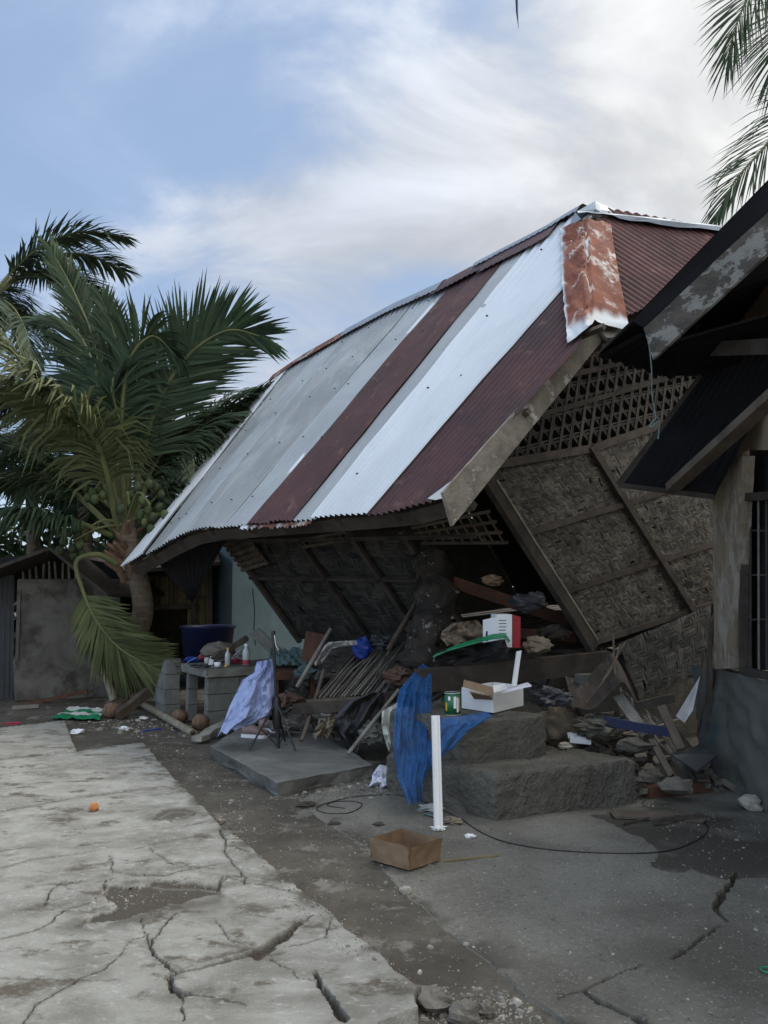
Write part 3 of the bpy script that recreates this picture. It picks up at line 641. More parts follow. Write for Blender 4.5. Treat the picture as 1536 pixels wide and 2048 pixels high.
# walls ----------------------------------------------------------
CB = V3(1.86, 8.04, .89)
def onG(px, py, off=0.): return onp(px, py, CB+nG*(-off), nG)
def weave(mb, Q, cell=.028, amp=.006, per=6, zig=7, rag=0., seed=0, shear=0.):
    """herringbone woven strips over the quad Q (p00,p10,p11,p01)"""
    Q = [V3(q) for q in Q]; L = np.linalg.norm(Q[1]-Q[0]); Hq = np.linalg.norm(Q[3]-Q[0]); nx = int(L/cell); ny = int(Hq/cell); rr = random.Random(seed)
    nrm = unit(np.cross(Q[1]-Q[0], Q[3]-Q[0])); 
    if np.dot(nrm, O-Q[0]) < 0: nrm = -nrm
    sag = lambda u, v: .02*fb(u*3, v*3, seed)
    def pt(i, j, o): u = min(max(i/nx, 0), 1); v = min(max(j/ny, 0), 1); return (Q[0]*(1-u)+Q[1]*u)*(1-v)+(Q[3]*(1-u)+Q[2]*u)*v+nrm*(o+sag(u, v))
    tri = lambda j: abs((j % (2*zig))-zig)
    over = lambda i, j: ((i+tri(j)) % per) < per//2
    def strip(a, b, vertical):
        (i0, j0), (i1, j1) = a, b; t = rr.random(); g = .42+rr.uniform(-.06, .1); tw = rr.uniform(-.3, .3)*amp; sk = rr.uniform(-.12, .12); vs = []
        for k, o in ((0, .1), (.3, 1), (.7, 1), (1, .1)):
            if vertical: jm = j0+(j1-j0)*k; vs += [pt(i0+.5-g+sk*k, jm, amp*o-tw), pt(i0+.5+g+sk*k, jm, amp*o+tw)]
            else: im = i0+(i1-i0)*k; vs += [pt(im, j0+.5-g+sk*k, amp*o-tw), pt(im, j0+.5+g+sk*k, amp*o+tw)]
        mb.add(vs, [(0, 1, 3, 2), (2, 3, 5, 4), (4, 5, 7, 6)], 0, t)
    for i in range(nx):
        j = 0
        while j < ny:
            if over(i, j):
                k = j
                while k < ny and over(i, k): k += 1
                if rr.random() > .012: strip((i, j-.2), (i, k+.2), True)
                j = k
            else: j += 1
    for j in range(ny):
        i = 0
        while i < nx:
            if not over(i, j):
                k = i
                while k < nx and not over(k, j): k += 1
                if rr.random() > .012: strip((i-.2, j), (k+.2, j), False)
                i = k
            else: i += 1
    mb.add([q-nrm*.012 for q in Q], [(0, 1, 2, 3)], 1, .3)
def panel(px4, f, name='woven_panel', m='amakan', label=None, cell=.023, seed=0, zig=7):
    mb = MB(); weave(mb, [f(*p) for p in px4], cell, seed=seed, zig=zig); return house.part(name, mb, [M[m], M['black']], label)
# gable rows: left post line / stud line / beyond
rowL = [(958, 935), (1045, 1070), (1117, 1187), (1180, 1288)]
rowS = [(1185, 897), (1247, 1009), (1318, 1122), (1386, 1220)]
rowR = [(1465, 800), (1490, 932), (1530, 1056), (1570, 1160)]
for k in range(3):
    panel([rowL[k+1], rowS[k+1], rowS[k], rowL[k]], onG, seed=k+1)
    panel([rowS[k+1], rowR[k+1], rowR[k], rowS[k]], onG, seed=k+5, zig=5)
panel([(1278, 1402), (1425, 1340), (1432, 1205), (1236, 1288)], lambda a, b: onG(a, b, .12), m='amakan_grey', label='loose greyish panel hanging below the wall', seed=11, cell=.036)
# rails and posts of the gable
mb = MB()
for k in range(4):
    A, B, C = onG(*rowL[k], .03), onG(*rowS[k], .03), onG(*rowR[k], .03)
    w_ = .055 if k else .08
    mb.beam(A, B, .03, w_, UP, n=3, wob=.003); mb.beam(B, C, .03, w_, UP)
house.part('wall_rails', mb, M['wood_dk'])
mb = MB(); mb.beam(onG(935, 895, .06), onG(1186, 1296, .06), .11, .08, nG, n=5, wob=.006); house.part('corner_post', mb, M['wood_dk'])
mb = MB(); mb.beam(onG(1182, 893, .05), onG(1392, 1232, .05), .075, .05, nG, n=5, wob=.006); house.part('stud', mb, M['wood_dk'])
mb = MB(); mb.beam(onG(993, 960, .10), onG(1195, 1280, .10), .018, .02, nG, n=5, wob=.004); house.part('bamboo_batten', mb, M['bamboo_pole'])
# hex weave lattice over the top plate
mb = MB()
Lq = [onG(940, 930, .01), onG(1465, 792, .01), onG(1400, 640, .01), onG(1085, 700, .01)]
def lat(u, v): return (Lq[0]*(1-u)+Lq[1]*u)*(1-v)+(Lq[3]*(1-u)+Lq[2]*u)*v
LL = np.linalg.norm(Lq[1]-Lq[0]); LH = np.linalg.norm(Lq[3]-Lq[0])
axu = unit(Lq[1]-Lq[0]); axv = unit(np.cross(axu, nG)); axv = axv if axv[2] > 0 else -axv
def inq(p):
    q = proj(p); P2 = LATP; c = False
    for i in range(len(P2)):
        x0, y0 = P2[i]; x1, y1 = P2[i-1]
        if (y0 > q[1]) != (y1 > q[1]) and q[0] < (x1-x0)*(q[1]-y0)/(y1-y0)+x0: c = not c
    return c
LATP = [(935, 965), (1045, 935), (1190, 905), (1460, 825), (1460, 640), (1235, 662), (1190, 700), (1105, 790)]
def stripG(a0, b0, a1, b1, wd, off):
    f_ = lambda t: Lq[0]+axu*(a0+(a1-a0)*t)+axv*(b0+(b1-b0)*t)-nG*off
    ins = [t for t in np.linspace(0, 1, 120) if inq(f_(t))]
    if len(ins) < 3: return
    a0, b0, a1, b1 = a0+(a1-a0)*ins[0], b0+(b1-b0)*ins[0], a0+(a1-a0)*ins[-1], b0+(b1-b0)*ins[-1]
    A = Lq[0]+axu*a0+axv*b0-nG*off; B = Lq[0]+axu*a1+axv*b1-nG*off; mb.beam(A, B, wd, .004, nG, n=3, wob=.003)
p_ = .145; hh_ = p_*.866
for r in range(0, 18):
    y0 = .02+r*hh_
    a0 = y0*.3; stripG(-1, y0-.014, LL, y0-.014, .024, .004)
    if r % 2 == 0: stripG(-1, y0+.014, LL, y0+.014, .014, .004)
for i in range(-14, 40):
    a = i*p_+rnd.uniform(-.008, .008)
    for dx in (-.011, .011):
        T_ = 1.35
        stripG(a+dx-.8*.577, -.8, a+dx+T_*.577, T_, .018, .010+rnd.uniform(0, .004)); stripG(a+dx+p_/2+.8*.577, -.8, a+dx+p_/2-T_*.577, T_, .018, -.004+rnd.uniform(0, .004))
house.part('hexagonal_weave', mb, M['lattice'], 'open hexagonal bamboo weave along the top of the right end wall')
mb = MB()
for f0, f1 in (((1010, 850), (1410, 735)), ((1060, 770), (1330, 705))):
    mb.beam(onG(*f0, .03), onG(*f1, .03), .02, .05, UP)
house.part('lattice_rails', mb, M['wood_dk'])
# front wall: plane through the post bottoms and the leaning post
ptop = onG(985, 975); CL = at(595, 1276, 11.4)
nF = unit(np.cross(CL-onG(1180, 1290), ptop-onG(1180, 1290))); nF = -nF if np.dot(nF, V3(-1, -1, 0)) < 0 else nF
def onF(px, py, off=0.): return onp(px, py, onG(1180, 1290)+nF*off, nF)
panel([(597, 1278), (755, 1290), (610, 1075), (452, 1078)], onF, m='amakan_dk', label='dark woven panel of the front wall', cell=.05, seed=21)
panel([(755, 1290), (930, 1300), (800, 1070), (610, 1075)], onF, m='amakan_dk', label='dark woven panel beside the opening', cell=.05, seed=22)
mb = MB()
for a, b in (((447, 1072), (600, 1284)), ((600, 1085), (745, 1290)), ((695, 1062), (850, 1290)), ((800, 1062), (960, 1300))):
    mb.beam(onF(*a, .05), onF(*b, .05), .07, .05, nF)
mb.beam(onF(440, 1078, .04), onF(960, 1066, .04), .05, .12, nF); mb.beam(onF(500, 1155, .05), onF(845, 1160, .05), .04, .05, nF)
house.part('front_wall_frame', mb, M['wood_dk'])
def louver(Q, nr_, nc_, label, th=.028):
    mb = MB(); q = [onF(*p, .09) for p in Q]
    f_ = lambda u, v: (q[0]*(1-u)+q[1]*u)*(1-v)+(q[3]*(1-u)+q[2]*u)*v
    for r in range(nr_): v = r/(nr_-1); mb.beam(f_(0, v), f_(1, v), th, .02, nF)
    for c_ in range(nc_): u = (c_+.5)/nc_; mb.beam(f_(u, -.03)-nF*.012, f_(u, 1.06)-nF*.012, th*.75, .012, nF)
    house.part('lattice_vent', mb, M['wood'], label)
louver([(447, 1091), (496, 1073), (535, 1125), (483, 1141)], 6, 9, 'slatted vent at the left end of the front wall', .045)
louver([(596, 1080), (693, 1063), (704, 1078), (604, 1094)], 2, 8, 'slatted vent in the middle of the front wall', .035)
louver([(824, 1056), (980, 1022), (1016, 1085), (843, 1086)], 4, 9, 'slatted vent over the dark opening', .028)
# rear and side walls, floor
mb = MB()
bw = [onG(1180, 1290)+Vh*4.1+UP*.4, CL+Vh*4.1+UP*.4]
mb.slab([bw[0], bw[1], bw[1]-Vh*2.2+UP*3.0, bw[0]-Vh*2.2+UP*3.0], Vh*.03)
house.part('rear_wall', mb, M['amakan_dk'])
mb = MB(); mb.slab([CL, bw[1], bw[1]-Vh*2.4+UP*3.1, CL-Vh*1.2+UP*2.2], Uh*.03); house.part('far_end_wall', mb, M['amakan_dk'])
mb = MB()
fl = onG(1180, 1290)
for k in range(16):
    a = fl+Uh*(.25+k*.33)-UP*.02; mb.beam(a-Vh*.1-UP*.05, a+Vh*4.2+UP*.3, .26, .03, UP)
house.part('floor_boards', mb, M['wood_dk'])
mb = MB(); gb = lambda x, y, o: onG(x, y, o)
mb.beam(gb(835, 1362, .12), gb(1215, 1322, .12), .10, .19, UP, n=8, wob=.006, rag=.02); house.part('floor_beam', mb, M['wood_dk'], 'heavy brown floor beam above the steps')
mb = MB(); mb.beam(gb(1130, 1240, -.5), gb(905, 1165, -.9), .07, .12, UP); mb.beam(gb(1150, 1275, -.2), gb(930, 1258, -.6), .05, .10, UP); house.part('inner_beam', mb, M['wood_red'], 'brown beam inside the opening')
# dark hanging tin at the left end of the house under the roof
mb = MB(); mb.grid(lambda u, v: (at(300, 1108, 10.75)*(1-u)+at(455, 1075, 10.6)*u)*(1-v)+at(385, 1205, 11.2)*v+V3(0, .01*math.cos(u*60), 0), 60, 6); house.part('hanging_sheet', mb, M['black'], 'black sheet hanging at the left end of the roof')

# ================================================================== concrete steps
B0 = gr(988, 1644); Rt = gr(1276, 1606); dV = unit(Rt-B0); dU = unit(V3(-.66, .74, 0)); 
H1 = at(984, 1549, B0[1])[2]; Ls = np.linalg.norm(Rt-B0)
def rough_block(mb, c0, L, D, z0, z1, seed, res=.014, nz=.021):
    """block with origin corner c0, along dV by L, along dU by D; rounded irregular"""
    nx, ny, nz_ = int(L/res), int(D/res), max(3, int((z1-z0)/res))
    def P(x, y, z):
        p = c0+dV*x+dU*y; p = V3(p[0], p[1], z)
        cx_, cy_ = L/2, D/2; ex = (abs(x-cx_)/cx_)**24; ey = (abs(y-cy_)/cy_)**24; ez = max(0, (z-z0)/(z1-z0))**20
        k = .012*(ex*ez+ey*ez+ex*ey); ctr = c0+dV*cx_+dU*cy_
        v = V3(ctr[0], ctr[1], z0)-p; p = p+unit(v)*k*1.0
        return p+V3(fb(*(p*3), 1), fb(*(p*3+9)), fb(*(p*3+19)))*nz*.6+V3(fb(*(p*14+seed)), fb(*(p*14+5)), fb(*(p*14+3)))*nz*.45+V3(fb(*(p*40+seed)), fb(*(p*40+5)), fb(*(p*40+3)))*nz*.2
    mb.grid(lambda u, v: P(u*L, 0, z0+v*(z1-z0)), nx, nz_, 0, False); mb.grid(lambda u, v: P((1-u)*L, D, z0+v*(z1-z0)), nx, nz_, 0, False)
    mb.grid(lambda u, v: P(0, (1-u)*D, z0+v*(z1-z0)), ny, nz_, 0, False); mb.grid(lambda u, v: P(L, u*D, z0+v*(z1-z0)), ny, nz_, 0, False)
    mb.grid(lambda u, v: P(u*L, v*D, z1), nx, ny, 0, False)
steps = Thing('concrete_steps', 'worn mossy concrete steps leading up to the collapsed house', 'steps', B0+dV*.8)
mb = MB(); rough_block(mb, B0, Ls, 1.12, -.05, H1, 1); steps.part('step', mb, M['conc_dark'], 'wide lower step')
mb = MB(); off = B0+dU*.40+dV*.12; rough_block(mb, off, .72, .85, H1-.05, H1+.31, 5); steps.part('step', mb, M['conc_dark'], 'narrower upper step')
H2 = H1+.31
# ================================================================== porch slab
sp = [gr(420, 1492, .12), gr(554, 1565, .12), gr(746, 1530, .12), gr(640, 1468, .12), gr(490, 1450, .12)]
mb = MB(); ctr = sum(sp)/5
def ring(sc__, z, jit, n=60):
    out = []
    for i in range(n):
        t = i/n*5; k = int(t) % 5; u = t-int(t); p = sp[k]*(1-u)+sp[(k+1) % 5]*u; q = ctr+(p-ctr)*sc__; q = V3(q[0], q[1], z)
        out.append(q+V3(fb(*(q*5)), fb(*(q*5+4)), .3*fb(*(q*9+2)))*jit)
    return out
rg = [ring(.95, -.04, .04), ring(.96, .03, .05), ring(.99, .10, .03), ring(1., .118, .015), ring(.985, .122, .006), ring(.6, .124, .004), ring(.2, .123, .004), ring(.001, .123, 0)]
vs = [p for r_ in rg for p in r_]; mb.add(vs, [(k*60+i, k*60+(i+1) % 60, k*60+60+(i+1) % 60, k*60+60+i) for k in range(len(rg)-1) for i in range(60)], 0, .5, False)
struct('porch_slab', mb, M['conc'])
def onslab(px, py): return gr(px, py, .122)

# ================================================================== palms
def bez(P, n):
    P = [V3(p) for p in P]; out = []
    m = len(P)
    for k in range(m-1):
        p0 = P[max(k-1, 0)]; p1 = P[k]; p2 = P[k+1]; p3 = P[min(k+2, m-1)]
        for i in range(n):
            t = i/n; out.append(.5*((2*p1)+(-p0+p2)*t+(2*p0-5*p1+4*p2-p3)*t*t+(-p0+3*p1-3*p2+p3)*t**3))
    out.append(P[-1]); return out
def frond(mb, P, Lmax=.75, n=70, wd=.038, roll=0., droop=.55, start=.22, ang=(68, 25), seg=3, sides=(1, -1), rad=.022, jit=.12, seed=0, wind=None, stiff=1.0):
    rr = random.Random(seed*13+5); C = bez(P, 8); m = len(C); cl = np.concatenate([[0], np.cumsum([np.linalg.norm(b-a) for a, b in zip(C, C[1:])])])
    mb.tube(C, [rad*(1-.85*k/(m-1)) for k in range(m)], 6, 1, .5)
    for k in range(n):
        t = start+(1-start)*(k+.5)/n; s = t*cl[-1]; i = min(int(np.searchsorted(cl, s))-1, m-2); i = max(i, 0); u = (s-cl[i])/(cl[i+1]-cl[i]); p = C[i]*(1-u)+C[i+1]*u; T = unit(C[i+1]-C[i])
        S = np.cross(T, UP); S = unit(S) if np.linalg.norm(S) > .15 else unit(np.cross(T, V3(0, 1, 0))); Nn = np.cross(S, T)
        S2 = S*math.cos(roll)+Nn*math.sin(roll); N2 = np.cross(S2, T)
        tt = (t-start)/(1-start); L = Lmax*(.45+.55*math.sin(min(1, tt*1.6+.15)*math.pi/2))*(1-.55*max(0, tt-.55)/.45)
        for sd_ in sides:
            a = R(ang[0]+(ang[1]-ang[0])*tt+rr.uniform(-7, 7)); l_ = L*rr.uniform(.82, 1.08)
            D = unit(T*math.cos(a)+S2*sd_*math.sin(a)+N2*rr.uniform(-.05, .28)*stiff); q = p.copy(); pts = [q]
            dr = droop*rr.uniform(.6, 1.4)
            if rr.random() < .07: dr *= 2.6
            for g in range(seg): D = unit(D+V3(0, 0, -dr*(g+.35)/seg)+(wind if wind is not None else 0)*(g/seg)); q = q+D*l_/seg; pts.append(q)
            ws = [.45, 1., .8, .06] if seg == 3 else [.5, 1, .08]; vs = []
            for g, q in enumerate(pts):
                B = unit(np.cross(D, N2*1.0+S2*.3*sd_)); w_ = wd*ws[min(g, len(ws)-1)]*.5; vs += [q+B*w_, q-B*w_]
            mb.add(vs, [(2*g, 2*g+1, 2*g+3, 2*g+2) for g in range(len(pts)-1)], 0, rr.random(), False)
def PX(L): return [at(a, b, d) for a, b, d in L]
D0 = 11.3
palm = Thing('coconut_palm', 'nearest coconut palm, dense crown with green nuts, leaning at the left end of the roof', 'palm tree', gr(245, 1408))
tp = PX([(240, 1412, 11.4), (243, 1370, 11.4), (262, 1300, 11.3), (285, 1230, 11.25), (280, 1170, 11.2), (265, 1120, 11.2), (255, 1060, 11.2), (250, 1000, 11.25)]); C = bez(tp, 14)
rad = []
for k in range(len(C)):
    t = k/(len(C)-1); rad.append((.19 if t < .06 else .135+.01*math.sin(t*6))*(1+.035*(1 if k % 2 else -1)))
mb = MB(); mb.tube(C, rad, 16); palm.part('trunk', mb, M['trunk'])
FR = [ # px lists, Lmax, roll, droop, material
 ([(262, 1040, 11.2), (300, 850, 11), (365, 725, 10.8), (450, 662, 10.6), (520, 672, 10.5)], .95, .95, .10, 'frond', 1, 80),
 ([(250, 1040, 11.2), (243, 850, 10.9), (258, 725, 10.7), (305, 672, 10.6), (352, 712, 10.5)], .75, .7, .5, 'frond', 2, 60),
 ([(240, 1040, 11.2), (205, 840, 11.2), (187, 690, 11.1), (150, 590, 11.1), (100, 495, 11.1)], .55, .7, .2, 'frond', 3, 80),
 ([(245, 1040, 11.3), (215, 860, 11.6), (190, 740, 11.9), (150, 660, 12), (95, 640, 12)], .85, .7, .3, 'frond', 4, 70),
 ([(238, 1050, 11.2), (180, 905, 10.7), (100, 805, 10.2), (10, 690, 9.9), (-80, 640, 9.7)], .95, .4, .6, 'frond_ol', 5, 85),
 ([(236, 1060, 11.1), (195, 888, 10.3), (100, 800, 9.8), (40, 765, 9.5), (-40, 800, 9.3)], 1.0, -.1, .85, 'frond_ol', 6, 80),
 ([(228, 1060, 11.2), (150, 985, 11.2), (90, 925, 11), (0, 885, 10.9), (-90, 890, 10.8)], .85, .1, .6, 'frond', 7, 70),
 ([(222, 1070, 11.1), (165, 1048, 10.8), (100, 1030, 10.5), (30, 1022, 10.2), (-60, 1045, 10)], .75, 0., .9, 'frond', 8, 70),
 ([(232, 1128, 11.0), (195, 1109, 10.8), (153, 1122, 10.7), (163, 1174, 10.7), (195, 1245, 10.7), (244, 1300, 10.7), (319, 1341, 10.6)], .70, 1.2, .05, 'frond_ol', 9, 70),
 ([(265, 1040, 11.2), (289, 900, 11.3), (330, 845, 11.5), (400, 850, 11.8), (470, 822, 12), (525, 785, 12.1)], .8, .5, .6, 'frond', 10, 75),
 ([(268, 1040, 11.2), (310, 930, 11.4), (360, 880, 11.6), (420, 890, 11.8), (455, 950, 11.9)], .85, -.2, .8, 'frond', 11, 65),
 ([(255, 1040, 11.3), (260, 880, 11.6), (280, 760, 11.9), (320, 690, 12.1), (400, 650, 12.2)], .8, .4, .3, 'frond', 12, 70),
 ([(240, 1040, 11.3), (180, 900, 11.9), (110, 860, 12.2), (30, 880, 12.4), (-20, 950, 12.4)], .85, 0, .6, 'frond', 13, 65),
 ([(250, 1040, 11.3), (255, 900, 11.0), (225, 790, 10.8), (235, 700, 10.8), (205, 600, 10.8)], .6, .8, .2, 'frond', 14, 60),
 ([(270, 1050, 11.3), (320, 990, 11.5), (370, 980, 11.6), (420, 1010, 11.8)], .6, 0, .8, 'frond', 15, 50)]
for P, Lm, ro, dr, mt, sd_, n in FR:
    mb = MB(); frond(mb, PX(P), Lm*1.15, int(n*1.7), .044, ro, dr, seed=sd_, rad=.045, start=.24 if sd_ != 9 else .42, ang=(62, 22), sides=(1, -1)); palm.part('frond', mb, [M[mt], M['rachis']], 'broken frond hanging down in front of the trunk' if sd_ == 9 else None)
for k in range(11):
    a = k*2.399; e = .15+1.0*((k*.618) % 1); D = V3(math.cos(a)*math.cos(e), abs(math.sin(a))*math.cos(e)*.8, math.sin(e)); q = at(255, 1040, 11.35); P = [q]
    for g in range(4): q = q+D*.62; P.append(q); D = unit(D+V3(0, 0, -.26-.07*g))
    mb = MB(); frond(mb, P, .85, 80, .044, .5*math.sin(k*3), .4, seed=900+k, rad=.04, start=.25); palm.part('frond', mb, [M['frond' if k % 3 else 'frond_ol'], M['rachis']])
# stubs and fibre at the crown
mb = MB()
for k in range(22):
    a = rnd.uniform(0, 6.28); hh = rnd.uniform(-.75, .25); c = at(255, 1060, 11.2)+V3(0, 0, hh); dd = V3(math.cos(a), math.sin(a), rnd.uniform(.4, 1.2))
    mb.tube([c+unit(dd)*.08, c+unit(dd)*rnd.uniform(.2, .42)], [.06, .02], 6)
palm.part('frond_stubs', mb, M['husk'])
NUTS = [(172, 975), (185, 985), (198, 978), (176, 995), (190, 998), (206, 990), (257, 1008), (243, 1018), (265, 990), (285, 1000), (296, 1020), (305, 1035), (290, 1045), (318, 1015), (312, 975), (322, 990), (275, 975), (298, 968),
        (150, 1050), (165, 1056), (128, 1083), (145, 1096), (160, 1090), (155, 1072), (138, 1065), (120, 1100), (172, 1075), (148, 1110), (162, 1105), (330, 1030), (302, 1058), (280, 1030)]
for i, (a, b) in enumerate(NUTS):
    mb = MB(); c = at(a, b, 10.95+rnd.uniform(-.12, .12)); mb.blob(c, (.056, .056, .07), .12, seed=i, nu=12, nv=9); palm.part('coconut', mb, M['nut'])
mb = MB()
for a, b in ((185, 985), (258, 1008), (300, 1010), (150, 1080), (165, 1065)):
    mb.tube(bez([at(250, 1050, 11.1), at((a+250)/2, b-25, 10.9), at(a, b, 10.9)], 4), .018, 6)
palm.part('nut_stalks', mb, M['rachis'])
# other palms --------------------------------------------------
def palm_std(name, label, base, crown, n, Lf, mt, seed, trunk_r=.14, nl=90, group=None, elev=(-.4, 1.1), wd=.06, Lmax=.95, arc=None):
    t = Thing(name, label, 'palm tree', base, group); rr = random.Random(seed); mb = MB()
    mb.tube(bez([V3(base), (V3(base)+V3(crown))/2+V3(rr.uniform(-.3, .3), 0, 0), V3(crown)], 8), [trunk_r*(1.1-.3*k/16) for k in range(17)], 10); t.part('trunk', mb, M['trunk'])
    for k in range(n):
        a = k*2.399+rr.uniform(-.2, .2); e = elev[0]+(elev[1]-elev[0])*((k*.618) % 1); D = V3(math.cos(a)*math.cos(e), math.sin(a)*math.cos(e), math.sin(e)); P = [V3(crown)]; q = V3(crown); L_ = Lf*rr.uniform(.8, 1.1)
        for g in range(4): q = q+D*L_/4; P.append(q); D = unit(D+V3(0, 0, -.30-.08*g))
        mb = MB(); frond(mb, P, Lmax, nl, wd, rr.uniform(-.2, .2), .5, seed=seed*50+k, rad=.035, start=.2, seg=2); t.part('frond', mb, [M[mt], M['rachis']])
    return t
gp = 'coconut palms behind the leaning palm'
def far_palm(label, px, py, d, n, Lf, seed, **k):
    c = at(px, py, d); palm_std('coconut_palm', label, V3(c[0]+.3, c[1], 0), c, n, Lf, k.pop('mt', 'frond_far'), seed, group=gp, **k)
far_palm('tall coconut palm at the left edge of the photo, highest crown', -20, 600, 15, 18, 3.0, 31)
far_palm('coconut palm crown directly behind the middle of the leaning palm', 190, 790, 16, 16, 2.4, 32, nl=80)
far_palm('coconut palm crown just left of the roof edge, behind the leaning palm', 375, 880, 17, 16, 2.1, 33, nl=80)
far_palm('low coconut palm behind the shack roof on the left', 60, 900, 17, 14, 2.6, 34, nl=80, mt='frond')
far_palm('small low palm behind the bamboo fence', 300, 1010, 17.5, 13, 2.2, 35, nl=80, mt='frond')
# right-hand palm behind the neighbour's roof
rp = at(1720, 60, 9.00); t = Thing('coconut_palm', 'coconut palm with drooping frond tips at the top right above the dark roof', 'palm tree', V3(rp[0]+.2, rp[1], 0))
mb = MB(); mb.tube([V3(rp[0]+.2, rp[1], 0), V3(rp[0]+.1, rp[1], 4), rp], [.17, .14, .12], 12); t.part('trunk', mb, M['trunk'])
for i, (P, Lm, dr, ro) in enumerate([([(1720, 60, 9.00), (1620, -110, 8.71), (1530, -60, 8.57), (1480, 30, 8.50), (1455, 118, 8.50)], .95, .12, 1.35),
                              ([(1720, 60, 9.00), (1620, 170, 8.64), (1536, 285, 8.57), (1470, 362, 8.50), (1430, 440, 8.50)], .75, .25, 1.1),
                              ([(1720, 60, 9.00), (1650, -20, 8.78), (1600, 0, 8.64), (1560, 90, 8.64), (1548, 170, 8.64)], .9, .15, 1.3),
                              ([(1720, 60, 9.00), (1800, 0, 9.00), (1880, 60, 9.00), (1930, 180, 9.00)], .8, .4, 0), ([(1720, 60, 9.00), (1760, 200, 8.78), (1790, 330, 8.64), (1800, 450, 8.64)], .8, .4, 0),
                              ([(1720, 60, 9.00), (1730, -150, 9.36), (1700, -260, 9.72), (1650, -300, 10.08)], .8, .4, 0)]):
    mb = MB(); frond(mb, PX(P), Lm*1.15, 74, .019, ro, dr, seed=70+i, rad=.026, start=.2, ang=(48, 10.08)); t.part('frond', mb, [M['frond'], M['rachis']])
# a leaf tip hanging in at the top edge
mb = MB(); P = [at(1030, -160, 3.0), at(1035, -60, 3.), at(1033, -10, 3.), at(1034, 25, 3.), at(1037, 56, 3.)]
vs = []
for p, w_ in zip(P, (.012, .012, .011, .008, .001)): vs += [p+V3(-w_/2, 0, 0), p+V3(0, -.004, 0), p+V3(w_/2, 0, 0), p+V3(0, .004, 0)]
mb.add(vs, [(4*k+i, 4*k+(i+1) % 4, 4*k+4+(i+1) % 4, 4*k+4+i) for k in range(4) for i in range(4)])
single('hanging_leaf', mb, M['navy'], 'thin dark leaf tip hanging down into the sky at the top edge', 'leaf')
# far greenery mass
mb = MB(); rr = random.Random(5)
for k in range(16000):
    x = rr.uniform(-16, 12); y = rr.uniform(20, 23); top = 3.4+1.3*fb(x*.3, 0, 5)*2+.6*fb(x*1.3, 1, 5); z = rr.uniform(0, max(.5, top)); a = rr.uniform(0, 6.28); e = rr.uniform(-.6, 1); s_ = rr.uniform(.25, .5)
    D = V3(math.cos(a)*math.cos(e), math.sin(a)*math.cos(e), math.sin(e)); B = unit(np.cross(D, V3(rr.random(), rr.random(), 1))); p = V3(x, y, z)
    mb.add([p, p+D*s_*.5+B*s_*.3, p+D*s_, p+D*s_*.5-B*s_*.3], [(0, 1, 2, 3)], 0, rr.random())
single('greenery', mb, M['bush'], 'mass of dark shrubs and undergrowth behind the houses', 'greenery', kind='stuff')

# ================================================================== neighbour house on the right
nh_ = Thing('neighbour_house', 'dark open-eaved house at the right edge with peeling fascia, timber post and stained plinth', 'house', gr(1500, 1600))
Wa = gr(1476, 1590, 0); Wb = gr(1640, 1690, 0); wd_ = unit(Wb-Wa); nW = unit(V3(wd_[1], -wd_[0], 0)); nW = -nW if np.dot(nW, V3(-1, -1, 0)) < 0 else nW
def onW(px, py, off=0.): return onp(px, py, Wa+nW*off, nW)
# plinth: lower wall leaning outwards at the foot
mb = MB()
zt = onW(1434, 1338)[2]
def plf(u, v):
    Lf_ = V3(onW(1434, 1338))*v+V3(Wa)*(1-v); Rg = Lf_+wd_*5.5; Rg = V3(Rg[0], Rg[1], Lf_[2])
    p = Lf_*(1-u)+Rg*u; return p+nW*(.05*fb(u*7.5, v*2, 3)+.02*fb(u*30, v*8, 8)-.02*v)
mb.grid(plf, 100, 30); mb.grid(lambda u, v: plf(0, v)-nW*.18*u+Uh*.5*u, 6, 30); mb.grid(lambda u, v: plf(u, 1)-nW*.2*v, 30, 3)
nh_.part('plinth', mb, M['nbwall'], 'stained blue grey concrete plinth')
# upper wall panel
mb = MB(); q = [onW(1478, 1340, -.03), onW(1478, 700, -.03)]
a0 = onW(1478, 1340, -.06); a1 = onW(1478, 905, -.06)
# wall above and beside the window
T3 = lambda px, py, o=-.06: onW(px, py, o)
mb.slab([T3(1440, 900), T3(1640, 900), T3(1640, 560), T3(1440, 560)], -nW*.05)
mb.slab([T3(1440, 1338), T3(1492, 1338), T3(1486, 900), T3(1440, 900)], -nW*.05)
dW = float(np.dot(T3(1640, 1340)-T3(1440, 1340), wd_)); e_ = V3(T3(1440, 1340)); e_[2] = 0
mb.slab([e_+wd_*dW*.97+UP*zt, e_+wd_*5.3+UP*zt, e_+wd_*5.3+UP*3.6, e_+wd_*dW*.97+UP*2.95], -nW*.05)
mb.slab([e_+UP*0-nW*.05, e_-nW*3.5, e_-nW*3.5+UP*3.2, e_-nW*.05+UP*2.7], wd_*.05)
nh_.part('upper_wall', mb, M['ply'], 'brown board wall above the window')
mb = MB(); mb.slab([T3(1492, 1340, -.14), T3(1640, 1340, -.14), T3(1640, 900, -.14), T3(1486, 900, -.14)], -nW*.02)
win = nh_.part('window', mb, M['black'], 'dark barred window')
mb = MB()
mb.beam(T3(1488, 1342, 0), T3(1486, 985, 0), .05, .06, nW); mb.beam(T3(1484, 1340, .01), T3(1640, 1372, .01), .05, .05, nW); mb.beam(T3(1480, 995, .0), T3(1640, 985, .0), .06, .06, nW)
nh_.part('window_frame', mb, M['wood_dk'], parent=win)
for k in range(6):
    mb = MB(); x = 1502+k*16; mb.tube([T3(x, 1340, -.03), T3(x-1, 990, -.03)], .009, 6); nh_.part('window_bar', mb, M['wood_grey'] if k == 1 else M['wood_dk'], parent=win)
